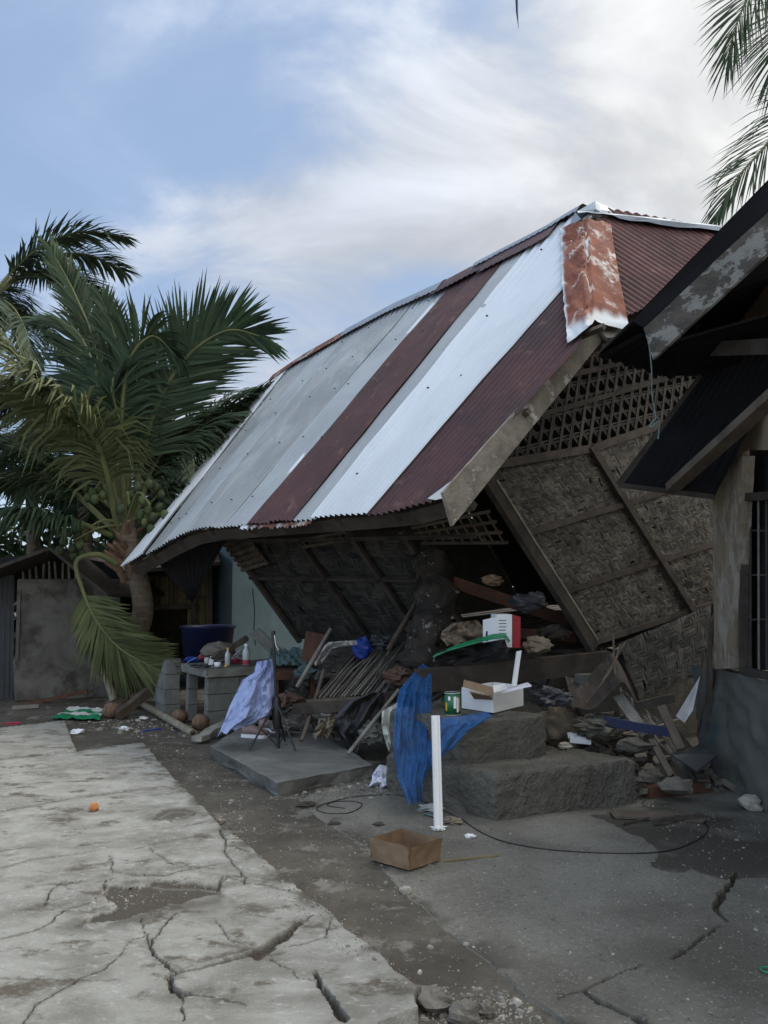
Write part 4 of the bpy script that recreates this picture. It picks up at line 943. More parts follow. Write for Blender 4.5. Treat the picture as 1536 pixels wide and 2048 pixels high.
for k in range(3):
    mb = MB(); y = 1060+k*90; mb.beam(T3(1490, y, -.04), T3(1640, y+6-k*6, -.04), .012, .012, nW); nh_.part('window_bar', mb, M['wood_dk'], parent=win)
# timber post, broken foot
mb = MB()
Pq = [onW(1429, 1338, .06), onW(1462, 1338, .06), onW(1486, 912, .06), onW(1424, 915, .06)]
vs = []; n = 26
for k in range(n+1):
    v = k/n; jl = .008*fb(v*9, 1); jr = .012*fb(v*12, 7)+(-.05*(1-v)**6); 
    a = Pq[0]*(1-v)+Pq[3]*v+wd_*jl; b = Pq[1]*(1-v)+Pq[2]*v+wd_*(jr); vs += [a, b, b-nW*.09, a-nW*.09]
mb.add(vs, [(4*k+i, 4*k+(i+1) % 4, 4*k+4+(i+1) % 4, 4*k+4+i) for k in range(n) for i in range(4)]+[(3, 2, 1, 0), (4*n, 4*n+1, 4*n+2, 4*n+3)], 0, .5)
nh_.part('post', mb, M['post'], 'pale peeling timber post beside the window')
mb = MB(); mb.beam(onW(1408, 1560, .02), onW(1424, 1240, .06), .05, .03, nW, n=5, wob=.01, rag=.05); mb.beam(onW(1417, 1480, .05), onW(1421, 1270, .08), .025, .02, nW, n=5, wob=.01, rag=.05); mb.beam(onW(1395, 1470, .1), onW(1412, 1310, .1), .018, .012, nW, n=5, wob=.012, rag=.04)
nh_.part('splinters', mb, M['wood'], 'torn hanging splinters below the post')
# brackets / beams
mb = MB(); mb.beam(onW(1345, 975, .5), onW(1600, 745, .25), .06, .11, nW); nh_.part('brace', mb, M['wood'], 'brown rafter over the post')
mb = MB(); mb.beam(at(1392, 700, 6.2), at(1600, 690, 4.9), .09, .10); mb.beam(at(1340, 828, 6.8), at(1480, 845, 6.3), .05, .05); mb.beam(at(1350, 950, 6.7), at(1440, 960, 6.4), .05, .05); nh_.part('ceiling_beam', mb, M['wood_dk'])
# near roof sheet with rake board
def sheetq(mb, Q, n, pitch_n, th=.01, along_u=True, amp=.012):
    Q = [V3(q) for q in Q]; nrm = unit(np.cross(Q[1]-Q[0], Q[3]-Q[0])); f_ = lambda u, v: (Q[0]*(1-u)+Q[1]*u)*(1-v)+(Q[3]*(1-u)+Q[2]*u)*v
    mb.grid(lambda u, v: f_(u, v)+nrm*amp*math.cos((u if along_u else v)*2*math.pi*pitch_n), n if along_u else 8, 8 if along_u else n)
nr_a = [at(1268, 640, 5.35), at(1640, 258, 4.4), None, at(1196, 706, 6.35)]
nr_a[1] = nr_a[0]+(nr_a[1]-nr_a[0])*2.2; nr_a[2] = nr_a[3]+(at(1640, 640, 6.8)-nr_a[3])*2.2
mb = MB(); sheetq(mb, nr_a, 200, 22, along_u=False, amp=.011); nh_.part('roof_sheet', mb, M['near_black_tin'], 'underside of the dark corrugated roof')
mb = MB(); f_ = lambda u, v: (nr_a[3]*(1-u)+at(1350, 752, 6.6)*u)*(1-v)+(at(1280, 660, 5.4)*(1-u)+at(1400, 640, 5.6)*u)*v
mb.grid(lambda u, v: f_(u, v)-UP*.03+UP*.012*math.cos(u*2*math.pi*7), 56, 6); nh_.part('roof_sheet', mb, M['near_black_tin'])
mb = MB(); mb.slab([at(1345, 752, 6.62), at(1400, 752, 6.5), at(1480, 742, 6.2), at(1650, 735, 5.8), at(1650, 600, 5.4), at(1330, 690, 5.6)], UP*.02); nh_.part('ceiling', mb, M['near_black_tin'])
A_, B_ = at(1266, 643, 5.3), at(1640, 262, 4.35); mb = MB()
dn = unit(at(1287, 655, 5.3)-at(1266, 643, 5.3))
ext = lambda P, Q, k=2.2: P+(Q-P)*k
gridq(mb, [at(1264, 642, 5.33), ext(at(1264, 642, 5.33), at(1640, 255, 4.38)), ext(at(1287, 655, 5.3), at(1640, 325, 4.4)), at(1287, 655, 5.3)], .05, 40, 2); nh_.part('roof_edge', mb, M['near_black_tin'], 'dark metal roof edge')
mb = MB(); gridq(mb, [at(1287, 657, 5.25), ext(at(1287, 657, 5.25), at(1640, 326, 4.35)), ext(at(1306, 719, 5.25), at(1640, 410, 4.36)), at(1306, 719, 5.25)], .04, 60, 4, .006); nh_.part('rake_board', mb, M['peel'], 'rake board with peeling white paint')
# low awning sheet
mb = MB(); aw = [at(1237, 970, 6.75), at(1404, 752, 6.45), at(1640, 560, 5.2), at(1428, 994, 6.35)]
sheetq(mb, [aw[0], aw[1], at(1640, 585, 5.5), aw[3]], 90, 11, along_u=False, amp=.009); nh_.part('awning_sheet', mb, M['near_black_tin'], 'low dark awning sheet behind the post')
mb = MB(); mb.beam(aw[0], aw[1], .03, .05); mb.beam(aw[0], aw[3], .03, .04); nh_.part('awning_frame', mb, M['wood_dk'])
# string with a knot
mb = MB(); P = bez([at(1298, 690, 5.2), at(1303, 740, 5.2), at(1304, 790, 5.22), at(1312, 838, 5.2)], 6); mb.tube(P, .004, 5)
mb.tube(bez([at(1312, 838, 5.2), at(1300, 850, 5.2), at(1304, 854, 5.18), at(1318, 842, 5.2), at(1316, 878, 5.2)], 6), .005, 5)
single('string', mb, M['teal'], 'pale string with a loose knot hanging from the peeling roof board', 'string')

# ================================================================== background buildings
sh = Thing('shack', 'grey plastered shack with a low gable roof at the left edge', 'shack', at(100, 1400, 12.1)*V3(1, 1, 0))
dS = 12.1
mb = MB(); mb.grid(lambda u, v: (at(28, 1402, dS)*(1-u)+at(240, 1392, dS+.5)*u)*(1-v)+(at(35, 1158, dS)*(1-u)+at(240, 1158, dS+.5)*u)*v+V3(0, .05, 0)*fb(u*3, v*3, 2), 24, 24)
q0, q1 = at(28, 1402, dS), at(35, 1158, dS); mb.slab([q0, q1, q1+V3(-.1, 3, 0), q0+V3(-.1, 3, 0)], V3(.05, 0, 0))
sh.part('wall', mb, M['shackwall'])
mb = MB(); sheetq(mb, [at(-120, 1405, dS+.3), at(26, 1405, dS+.3), at(30, 1150, dS+.3), at(-120, 1150, dS+.3)], 100, 14); sh.part('side_wall', mb, M['tin_dk'], 'old corrugated side wall')
mb = MB(); mb.slab([at(-200, 1160, dS+.5), at(240, 1160, dS+.6), at(240, 1130, dS+.6), at(98, 1105, dS+.5), at(-200, 1135, dS+.5)], V3(0, .05, 0)); sh.part('gable', mb, M['black'])
mb = MB()
for k in range(12): x = 48+k*13; mb.beam(at(x, 1160, dS+.4), at(x+rnd.uniform(-3, 3), 1120+abs(x-98)*.2, dS+.4), .045, .03)
sh.part('gable_slats', mb, M['wood_grey'])
mb = MB(); ap = at(98, 1100, dS-.5); L_ = at(-200, 1210, dS-.5); Rr = at(215, 1195, dS-.5)
for a, b in ((ap, L_), (ap, Rr)):
    mb.slab([a, b, b+V3(0, 4, 0), a+V3(0, 4, 0)], UP*.05)
sh.part('roof', mb, M['wood_dk'], 'dark brown gable roof')
mb = MB(); mb.beam(at(-10, 1420, 11.9), at(175, 1383, 12.0), .07, .05, UP, n=4, wob=.01); single('plank', mb, M['wood_red'], 'long reddish plank lying at the foot of the shack wall', 'plank')
mb = MB(); mb.beam(at(25, 1415, 11.3)*V3(1, 1, 0)+UP*.03, at(78, 1403, 11.4)*V3(1, 1, 0)+UP*.04, .09, .04); single('board', mb, M['wood_grey'], 'short grey board lying in front of the shack plank', 'board')
# bamboo house
bh = Thing('bamboo_hut', 'tan bamboo slat hut seen behind the trunk of the leaning palm', 'hut', at(350, 1300, 15)*V3(1, 1, 0)); dB = 14.6
mb = MB()
for k in range(34):
    x = 280+k*4.2; top = 1135; bot = 1212 if x < 375 else 1255; mb.tube([at(x, bot, dB), at(x+rnd.uniform(-.5, .5), top, dB)], .016, 5)
w1 = bh.part('slat_wall', mb, M['bamboo'])
mb = MB(); mb.beam(at(270, 1217, dB-.1), at(392, 1211, dB-.1), .05, .10); mb.beam(at(270, 1150, dB-.1), at(420, 1150, dB-.1), .03, .05); mb.beam(at(372, 1197, dB-.1), at(420, 1194, dB-.1), .04, .06); mb.beam(at(388, 1260, dB-.12), at(388, 1120, dB-.12), .04, .06); mb.beam(at(420, 1300, dB-.12), at(420, 1100, dB-.12), .05, .09); bh.part('rails', mb, M['wood'])
mb = MB(); mb.slab([at(240, 1330, dB+.5), at(430, 1330, dB+.5), at(430, 1090, dB+.5), at(240, 1090, dB+.5)], V3(0, .05, 0)); bh.part('dark_interior', mb, M['wood_dk'])
mb = MB(); mb.slab([at(235, 1150, dB-1), at(440, 1130, dB-1), at(430, 1080, dB+2), at(235, 1080, dB+2)], UP*.06); bh.part('roof', mb, M['wood_dk'])
# painted house
ph = Thing('painted_house', 'pale blue painted wall of a house behind the collapsed one', 'house', at(500, 1300, 14.5)*V3(1, 1, 0))
mb = MB(); c_ = at(462, 1330, 13.8); l_ = at(421, 1330, 15.2); r_ = at(700, 1330, 16.5); z1 = 4.2
for a, b in ((l_, c_), (c_, r_)):
    mb.slab([V3(a[0], a[1], 0), V3(b[0], b[1], 0), V3(b[0], b[1], 2.9), V3(a[0], a[1], 2.9)], V3(0, .02, 0))
ph.part('wall', mb, M['bluewall'])
mb = MB(); mb.slab([V3(l_[0]-.3, l_[1], 2.95), V3(c_[0], c_[1]-.4, 2.9), V3(r_[0], r_[1], 2.9), V3(r_[0], r_[1]+3, 3.6), V3(l_[0]-.3, l_[1]+3, 3.6)], UP*.04); ph.part('roof', mb, M['maroon'])
mb = MB(); mb.tube(bez([at(505, 1178, 12), at(509, 1220, 12), at(508, 1262, 12), at(511, 1290, 12)], 5), .008, 5); single('hanging_cable', mb, M['blackpl'], 'thin dark cable hanging in front of the pale blue wall', 'cable')
# navy tub
mb = MB(); c = at(415, 1310, 12.2); ax = [V3(1, 0, 0), V3(0, 1, 0), UP]
prof = [(.30, 0), (.36, .03), (.40, .42), (.43, .44), (.43, .47), (.38, .45), (.33, .06)]
mb.lathe(V3(c[0], c[1], c[2]-.02), [(r*.95, z*.95) for r, z in prof], 24); single('tub', mb, M['navy'], 'dark navy plastic tub below the bamboo wall', 'tub')

# ================================================================== block counter
ct = Thing('block_counter', 'outdoor counter of bare concrete blocks with a rough cement top', 'counter', gr(414, 1461))
C0 = gr(414, 1461); a_V, a_U = Vh, Uh; ztop = .70
C0 = C0*V3(1, 1, 0)
def blockwall(org, d, L, nrm, th, rows_, bh_=.19, bl=.39, z0=0., odd=0):
    k = 0
    for r in range(rows_):
        x = -(bl/2 if (r+odd) % 2 else 0)
        while x < L-.02:
            x0, x1 = max(x, 0)+.004, min(x+bl, L)-.004; x += bl
            if x1-x0 < .05: continue
            mb = MB(); c = org+d*(x0+x1)/2+nrm*th/2+UP*(z0+r*bh_+bh_/2)
            j = V3(rnd.uniform(-.004, .004), rnd.uniform(-.004, .004), 0); mb.box(c+j, d*(x1-x0)/2, nrm*th/2, UP*(bh_/2-.004)); ct.part('block', mb, M['block'])
blockwall(C0, a_V, .8, a_U, .12, 3, z0=.02); blockwall(C0+a_U*.66, a_V, .12, a_U, .10, 3, z0=.02)
mb = MB(); mb.box(C0+a_U*.40+a_V*.55+UP*.30, a_V*.05, a_U*.40, UP*.30); mb.box(C0+a_V*1.15+a_U*.4+UP*.3, a_V*.06, a_U*.4, UP*.3); ct.part('support', mb, M['conc'])
mb = MB()
tq = [C0-a_V*.03-a_U*.04, C0+a_V*1.35-a_U*.04, C0+a_V*1.35+a_U*.85, C0-a_V*.03+a_U*.85]
mb.grid(lambda u, v: (tq[0]*(1-u)+tq[1]*u)*(1-v)+(tq[3]*(1-u)+tq[2]*u)*v+UP*(.70+.006*fb(u*9, v*9)), 20, 16)
mb.grid(lambda u, v: (tq[0]*(1-u)+tq[1]*u)*(1-v)+(tq[3]*(1-u)+tq[2]*u)*v+UP*.605, 2, 2)
for a, b in ((0, 1), (1, 2), (2, 3), (3, 0)):
    mb.grid(lambda u, v: tq[a]*(1-u)+tq[b]*u+UP*(.60+.10*v)+(V3(fb(u*14, v*4, a), fb(u*14, v*4, a+5), 0)*.02), 30, 5)
ct.part('counter_top', mb, M['conc'], 'rough cement counter top')
ct2 = Thing('block_pillar', 'short pillar of stacked concrete blocks left of the counter', 'pillar', gr(338, 1432)*V3(1, 1, 0)); C1 = gr(328, 1440)*V3(1, 1, 0)
for r in range(4):
    mb = MB(); mb.box(C1+a_V*(.10+rnd.uniform(-.01, .01))+a_U*.2+UP*(.09+r*.185), a_V*(.095), a_U*.2, UP*.089); ct2.part('block', mb, M['block'])
Zc = .708
def onC(px, py, z=Zc): return gr(px, py, z)
def bottle(name, px, py, r, h, m, label, cat='bottle', capm=None, neck=.4, liquid=None):
    c = onC(px, py); t = Thing(name, label, cat, c); mb = MB()
    mb.lathe(c, [(0, 0), (r*.9, 0), (r, .01), (r, h*.6), (r*.95, h*.66), (r*neck, h*.82), (r*neck, h*.92), (0, h*.92)], 18); t.part('body', mb, m)
    mb = MB(); mb.lathe(c, [(r*neck*1.15, h*.90), (r*neck*1.15, h*1.0), (0, h*1.0)], 14); t.part('cap', mb, capm or m)
    if liquid: mb = MB(); mb.lathe(c, [(r*1.01, .008), (r*1.01, h*.25)], 18); t.part('liquid', mb, liquid)
bottle('squeeze_bottle', 455, 1331, .032, .21, M['water'], 'small clear squeeze bottle with a yellow nozzle on the counter', capm=M['yellow'], neck=.35)
bottle('plastic_bottle', 492, 1330, .046, .25, M['water'], 'tall pale plastic bottle with pink liquid at the bottom on the counter', capm=M['plastic_w'], neck=.45, liquid=M['pinkred'])
def cup(name, px, py, r, h, m, label, tilt=0.):
    c = onC(px, py); mb = MB(); ax = [V3(1, 0, 0), V3(0, math.cos(tilt), math.sin(tilt)), V3(math.sin(tilt), -math.sin(tilt)*.3, math.cos(tilt))]
    mb.lathe(c+UP*.001, [(0, 0), (r*.85, 0), (r, h), (r*.93, h), (r*.78, .01), (0, .01)], 18, ax); return single(name, mb, m, label, 'cup')
cup('cup', 435, 1334, .042, .055, M['plastic_w'], 'small white tub at the front of the counter'); cup('mug', 414, 1328, .035, .075, M['cloth_w'], 'grey white mug left of the upright white carton on the counter')
cup('lid', 452, 1334, .022, .02, M['yellow'], 'tiny gold lid lying before the squeeze bottle')
def boxobj(name, c, ax, ay, az, m, label, cat): mb = MB(); mb.box(c, ax, ay, az); return single(name, mb, m, label, cat)
c = onC(423, 1329); boxobj('carton', c+UP*.05, V3(.028, .006, .008), V3(-.004, .02, 0), V3(.012, 0, .055), M['foam'], 'narrow white carton standing tilted on the counter', 'carton')
c = onC(440, 1322); boxobj('case', c+UP*.03, V3(.05, .02, 0), V3(-.02, .035, 0), V3(0, 0, .028), M['cloth_w'], 'pale box behind the small bottles on the counter', 'box')
def crumple(mb, c, r, seed, flat=.5, nu=14, nv=10, nz=.7, ax=None): mb.blob(c, (r, r*.9, r*flat), nz, seed=seed, nu=nu, nv=nv, freq=2.6, smooth=False, ax=ax)
for i, (n_, a, b, r, fl_, m, lb, ct_) in enumerate([
    ('plastic_bag', 383, 1324, .09, .35, 'blue', 'crumpled blue plastic bag on the left corner of the counter', 'bag'),
    ('wrapper', 404, 1319, .05, .7, 'pinkred', 'red crumpled wrapper between the blue bag and the mug', 'wrapper'),
    ('red_bag', 472, 1326, .075, .4, 'pinkred', 'pinkish red plastic bag between the two bottles', 'bag'),
    ('rag', 474, 1314, .08, .6, 'cloth_w', 'grey rag heaped behind the bottles on the counter', 'cloth'),
    ('black_pan', 400, 1334, .11, .16, 'tarp_dk', 'flat black cloth at the front left of the counter', 'cloth')]):
    mb = MB(); c = onC(a, b); crumple(mb, c+UP*r*fl_*.8, r, i+3, fl_); single(n_, mb, M[m], lb, ct_)
mb = MB(); mb.tube(bez([onC(370, 1332)+UP*.02, onC(385, 1327)+UP*.05, onC(398, 1322)+UP*.06, onC(404, 1318)+UP*.1], 5), .003, 5); single('wire', mb, M['plastic_w'], 'thin white wire lying over the blue bag', 'wire')
# things behind the counter
mb = MB(); mb.slab([at(497, 1268, 10.6), at(517, 1256, 10.6), at(570, 1305, 10.4), at(553, 1318, 10.4)], V3(0, .04, 0)); single('panel', mb, M['conc'], 'grey metal panel leaning behind the counter', 'panel')
mb = MB(); mb.blob(at(436, 1300, 10.4), (.22, .14, .10), .25, seed=2, smooth=False); single('stone', mb, M['stone'], 'flat grey stone lying behind the counter', 'stone')
mb = MB(); mb.beam(at(428, 1318, 10), at(495, 1275, 10.2), .09, .06, UP, n=5, wob=.02, rag=.03); single('driftwood', mb, M['wood_dk'], 'dark broken branch lying behind the counter bottles', 'branch')
mb = MB(); mb.grid(lambda u, v: (at(540, 1300, 10)*(1-u)+at(605, 1298, 9.9)*u)*(1-v)+(at(535, 1330, 9.6)*(1-u)+at(612, 1328, 9.5)*u)*v+V3(0, 0, .05)*fb(u*8, v*5), 24, 14); single('towel', mb, M['teal'], 'grey green towel spread behind the tripod', 'towel')
mb = MB(); mb.box(at(585, 1345, 9.6), V3(.32, .1, 0), V3(-.1, .3, 0), V3(0, 0, .045)); mb.beam(at(552, 1440, 9.3), at(552, 1350, 9.3), .06, .06); mb.beam(at(627, 1420, 9.5), at(625, 1350, 9.5), .06, .06)
single('bench', mb, M['wood_red'], 'low reddish wooden bench half hidden behind the tripod', 'bench')
mb = MB(); mb.slab([at(602, 1322, 9.2), at(612, 1262, 9.4), at(650, 1270, 9.3), at(640, 1330, 9.1)], V3(.02, .03, 0)); single('red_board', mb, M['wood_red'], 'red brown board standing tilted behind the slat frame', 'board')

# ================================================================== tripod, cloth, shoes
tpod = Thing('tripod', 'black tripod stand with folded legs on the cracked porch slab', 'tripod', onslab(557, 1495)); b0 = onslab(557, 1497); dT = b0[1]
mb = MB(); mb.tube([at(547, 1268, dT), at(549, 1330, dT), at(553, 1396, dT)], .013, 10); mb.tube([at(546.5, 1262, dT), at(547, 1278, dT)], .02, 10); tpod.part('mast', mb, M['blackpl'])
mb = MB(); mb.tube([at(552.5, 1394, dT), at(553, 1402, dT), at(554, 1450, dT), at(555, 1458, dT)], [.03, .042, .042, .03], 14); mb.tube([at(555, 1455, dT), at(557, 1496, dT)], .016, 8); tpod.part('collar', mb, M['blackpl'])
for f_ in ((499, 1502), (591, 1503), (570, 1483)):
    mb = MB(); e = onslab(*f_)+UP*.008; mb.tube([at(552, 1402, dT-.02), e], .010, 8); tpod.part('leg', mb, M['blackpl'])
    mb = MB(); mb.tube([at(556, 1493, dT), (at(552, 1402, dT)*.42+e*.58)], .006, 6); tpod.part('brace', mb, M['blackpl'])
mb = MB(); mb.tube([at(549, 1270, dT-.02), at(551, 1288, dT-.03), at(557, 1301, dT-.03)], .004, 5); tpod.part('strap', mb, M['plastic_w'])
def drape(rows_, d_, m, name, label, cat, nu=40, sub=6, folds=9, amp=.02, seed=0, th=None):
    mb = MB(); n = (len(rows_)-1)*sub
    def f_(u, v):
        k = min(int(v*(len(rows_)-1)), len(rows_)-2); t = v*(len(rows_)-1)-k; t = t*t*(3-2*t)*.4+t*.6
        A, B = rows_[k], rows_[k+1]; L = [A[i]*(1-t)+B[i]*t for i in range(4)]; bw_ = 1-.0
        x = L[0]*(1-u)+L[2]*u; y = L[1]*(1-u)+L[3]*u+4*math.sin(u*21+seed)*v*(.3+.7*(v > .9))
        dd = d_ if not callable(d_) else d_(u, v)
        o = amp*(math.sin(u*folds*(1+.15*fb(v*2, seed))*2+seed+2.5*fb(u*2, v*1.5, seed))*(.4+.6*v)+2.2*fb(u*4, v*3, seed+3)+1.4*abs(fb(u*6, v*5, seed))+.25*fb(u*14, v*11, seed))
        return at(x, y, dd+o*2)
    mb.grid(f_, nu, n); return single(name, mb, m, label, cat)
drape([(513, 1324, 546, 1318), (508, 1345, 549, 1340), (484, 1360, 550, 1365), (472, 1386, 551, 1390), (459, 1412, 548, 1415), (448, 1442, 542, 1432), (434, 1471, 500, 1448)], lambda u, v: 8.0-.25*math.sin(u*3.1)*(v*.6+.4), M['cloth_b'], 'draped_cloth', 'pale blue white cloth hanging crumpled beside the tripod', 'cloth', 60, 10, 4, .018, 2)
def shoe(px, py, L, ang, label):
    c = onslab(px, py); D = V3(math.cos(ang), math.sin(ang), 0); S = V3(-D[1], D[0], 0); t = Thing('sneaker', label, 'shoe', c, None)
    prof = [(-.5, .34, .40), (-.47, .50, .62), (-.36, .60, .66), (-.22, .62, .60), (-.08, .66, .52), (.06, .72, .44), (.20, .80, .36), (.34, .80, .29), (.44, .66, .22), (.5, .34, .14)]
    mb = MB(); n = 14
    vs = [c+D*L*x+S*L*w_*.42*math.cos(2*math.pi*i/n)+UP*(.028+L*h_*.60*(.5+.5*math.sin(2*math.pi*i/n))) for x, w_, h_ in prof for i in range(n)]
    mb.add(vs, [(k*n+i, k*n+(i+1) % n, k*n+n+(i+1) % n, k*n+n+i) for k in range(len(prof)-1) for i in range(n)], 0, .5, True); mb.add(vs[:n], [tuple(range(n))]); mb.add(vs[-n:], [tuple(range(n))]); t.part('upper', mb, M['shoe'])
    mb = MB(); out = [c+D*L*x*1.03+S*L*w_*.45 for x, w_, h_ in prof]+[c+D*L*x*1.03-S*L*w_*.45 for x, w_, h_ in prof[::-1]]; mb.slab([p+UP*.002 for p in out], UP*.032); t.part('sole', mb, M['plastic_w'])
    mb = MB()
    for k in range(4): x = -.05+.1*k; mb.beam(c+D*L*x+S*.03+UP*(.10-.02*k), c+D*L*(x+.03)-S*.03+UP*(.10-.02*k), .008, .006)
    t.part('laces', mb, M['cloth_w'])
shoe(511, 1474, .27, R(-12), 'beige pink sneaker with a white sole standing nearer, below the cloth'); shoe(543, 1462, .26, R(-8), 'beige pink sneaker behind the tripod leg, farther back')

# ================================================================== under and around the house
# foundation and rubble
mb = MB(); fb0 = onG(1180, 1290)
fz = fb0[2]-.15
for A, B, th in ((gb(1100, 1330, -.35), gb(1500, 1260, -.35), .12), (fb0+Vh*.1-Uh*.0+V3(0, .5, 0), CL+Vh*.3, .12)):
    A = V3(A[0], A[1], 0); B = V3(B[0], B[1], 0); mb.slab([A, B, B+UP*fz, A+UP*fz], V3(.05, .12, 0))
single('foundation_wall', mb, M['conc_dark'], 'dark foundation wall in the shade under the collapsed house', 'wall')
mb = MB()
RA = [gr(575, 1478), gr(800, 1490), V3(1.4, 8.5, 0), V3(-1.5, 11.2, 0)]
mb.grid(lambda u, v: (RA[0]*(1-u)+RA[1]*u)*(1-v)+(RA[3]*(1-u)+RA[2]*u)*v+UP*(-.03+.62*(v*(1.2-.2*v))**.9*(.75+.5*fb(u*2.5, v*2, 3))*min(1, 8*u+.1)+.10*fb(u*9, v*9, 1)+.05*fb(u*26, v*26, 2)), 90, 70, 0, False)
RB = [gr(1270, 1600), gr(1470, 1585), gr(1470, 1585)+Uh*3+Vh*.8, gr(1200, 1500)+Uh*2.2]
mb.grid(lambda u, v: (RB[0]*(1-u)+RB[1]*u)*(1-v)+(RB[3]*(1-u)+RB[2]*u)*v+UP*(-.02+.62*min(1, v*2.2)*(.8+.5*fb(u*3, v*3, 6))+.07*fb(u*9, v*9, 1)+.04*fb(u*26, v*26, 2)), 50, 50, 0, False)
mb.grid(lambda u, v: B0+dU*1.1+V3(.25, .97, 0)*1.6*v+dV*(1.9*u+.15)+UP*(.50+.15*fb(u*4, v*4)+.05*fb(u*14, v*14))*min(1, .35+v*2), 40, 30, 0, False)
rub = single('rubble', mb, M['stone'], 'heap of broken earth and rubble under the collapsed house', 'rubble', kind='stuff')
def rock(px, py, r, label, seed, z=0., m='stone', fl=.75):
    c = G(px, py) if z == 0 else gr(px, py, z); mb = MB(); mb.blob(c+UP*r*fl*.7, (r, r*.85, r*fl), .5, seed=seed, nu=12, nv=8, smooth=False); return single('rock', mb, M[m], label, 'rock')
rock(1300, 1575, .13, 'big broken rock at the right end of the steps', 4); rock(1503, 1618, .08, 'small pale rock at the foot of the stained plinth', 5, m='chip'); rock(1130, 1497, .055, 'grey stone on the lower step beside the sack', 6, H1, 'chip', .5)
rock(812, 1787, .03, 'small stone on the edge of the dirt strip in front of the cardboard box', 7, m='chip')
rock(870, 2020, .065, 'round earth-caked lump in the hole at the pavement corner', 8); rock(975, 2030, .035, 'dark clod to the right of the pavement corner hole', 9); rock(930, 2046, .06, 'gravelly clod at the bottom edge of the photo', 10)
rock(440, 1648, .03, 'small stone at the broken edge of the pavement', 12, m='chip'); rock(487, 1395, .05, 'x', 12) if 0 else None
def plank(A, B, w_, h_, m, label, name='plank', n=4, wob=.004, up=(0, 0, 1), rag=.012): mb = MB(); mb.beam(A, B, w_, h_, up, n=n, wob=wob, rag=rag); return single(name, mb, M[m], label, 'plank')
plank(at(1236, 1392, 7.2), at(1292, 1470, 6.9), .09, .03, 'wood_grey', 'grey plank leaning steeply in the debris right of the curved tin', up=(0, -1, 0))
plank(at(1206, 1441, 6.9), at(1345, 1466, 6.8), .04, .07, 'navy', 'dark blue beam lying across the debris')
plank(at(1322, 1412, 6.9), at(1362, 1500, 6.7), .07, .03, 'wood', 'brown plank leaning below the loose woven panel', up=(0, -1, 0))
plank(at(1302, 1478, 6.75), at(1342, 1552, 6.55), .05, .04, 'wood', 'short brown plank standing at the end of the blue beam', up=(0, -1, 0))
plank(at(1335, 1440, 7.1), at(1395, 1520, 6.9), .05, .03, 'wood_dk', 'dark plank behind the pale board', up=(0, -1, 0))
plank(at(1272, 1412, 7.0), at(1350, 1396, 7.0), .03, .07, 'wood_dk', 'dark board under the loose woven panel')
plank(at(1258, 1560, 6.5), at(1150, 1408, 7.4), .03, .05, 'wood_dk', 'long dark pole behind the steps') if 0 else None
plank(G(1292, 1595, .04), G(1412, 1583, .04), .10, .08, 'wood_red', 'reddish timber block on the ground in front of the debris')
plank(G(1225, 1632, .012), G(1400, 1640, .012), .17, .018, 'wood', 'thin splintered board lying flat beside the steps', rag=.05)
plank(G(1305, 1652, .03), G(1405, 1640, .035), .03, .03, 'wood_dk', 'dark stick lying on the splintered board')
mb = MB(); mb.tube([G(1248, 1650, .01), at(1265, 1625, 6.35), at(1292, 1598, 6.4)], .005, 5); mb.tube([G(1248, 1651, .01), G(1300, 1641, .02)], .006, 5); single('twigs', mb, M['wood_dk'], 'bent thin twig beside the splintered board', 'twig')
mb = MB(); mb.slab([at(1352, 1432, 6.72), at(1369, 1446, 6.7), at(1386, 1420, 6.72), at(1400, 1352, 6.85)], V3(.01, .02, 0)); single('pale_board', mb, M['cloth_w'], 'pale pointed board standing in the debris beside the plinth', 'board')
mb = MB(); mb.slab([at(1340, 1510, 6.7), at(1394, 1545, 6.45), at(1436, 1512, 6.6), at(1400, 1492, 6.9)], UP*.012); single('tin_sheet', mb, M['tin_dk'], 'bent dark tin piece on the debris by the plinth', 'sheet')
mb = MB(); mb.slab([G(1388, 1563, .02), G(1462, 1580, .03), G(1460, 1567, .10), G(1400, 1556, .06)], UP*.008); single('tin_sheet', mb, M['silver2'], 'flat pale tin strip on the ground against the plinth', 'sheet')
mb = MB(); mb.blob(at(1268, 1490, 6.75), (.14, .10, .055), .5, seed=43, nu=12, nv=7, smooth=False); single('concrete_chunk', mb, M['conc_dark'], 'slab shaped concrete chunk on the rubble behind the steps', 'chunk')
mb = MB(); mb.blob(at(1350, 1572, 6.45), (.13, .08, .06), .5, seed=41, nu=10, nv=7, smooth=False); single('broken_block', mb, M['stone'], 'broken dark block above the reddish timber', 'block')
mb = MB()
mb.grid(lambda u, v: bez([at(1145, 1412, 7.1), at(1185, 1418, 7.0), at(1222, 1385, 7.0), at(1245, 1364, 7.0), at(1262, 1385, 7.0), at(1275, 1410, 7.0)], 6)[min(30, int(u*30))]+V3(.05, .5, .2)*v, 30, 3); single('curved_tin', mb, M['wood_dk'], 'dark curved sheet bowed up under the loose panel', 'sheet')
mb = MB(); mb.box(at(1195, 1385, 7.55), V3(.20, .1, 0), V3(-.02, .04, 0), V3(0, 0, .17)); single('glass_block', mb, M['nbwall'], 'bluish panel standing under the floor beam', 'panel')
for i, (a, b, c_, lb) in enumerate([((1240, 1290, 7.3), (1222, 1340, 7.0), (1172, 1408, 6.8), 'thin bent stick leaning against the curved sheet, longest'), ((1226, 1270, 7.3), (1228, 1320, 7.2), (1230, 1350, 7.1), 'short upright stick under the wall corner'), ((1250, 1285, 7.3), (1225, 1330, 7.2), (1205, 1362, 7.1), 'short thin stick beside the bent one')]):
    mb = MB(); mb.tube(bez([at(*a), at(*b), at(*c_)], 5), .009, 5); single('stick', mb, M['wood'], lb, 'stick')
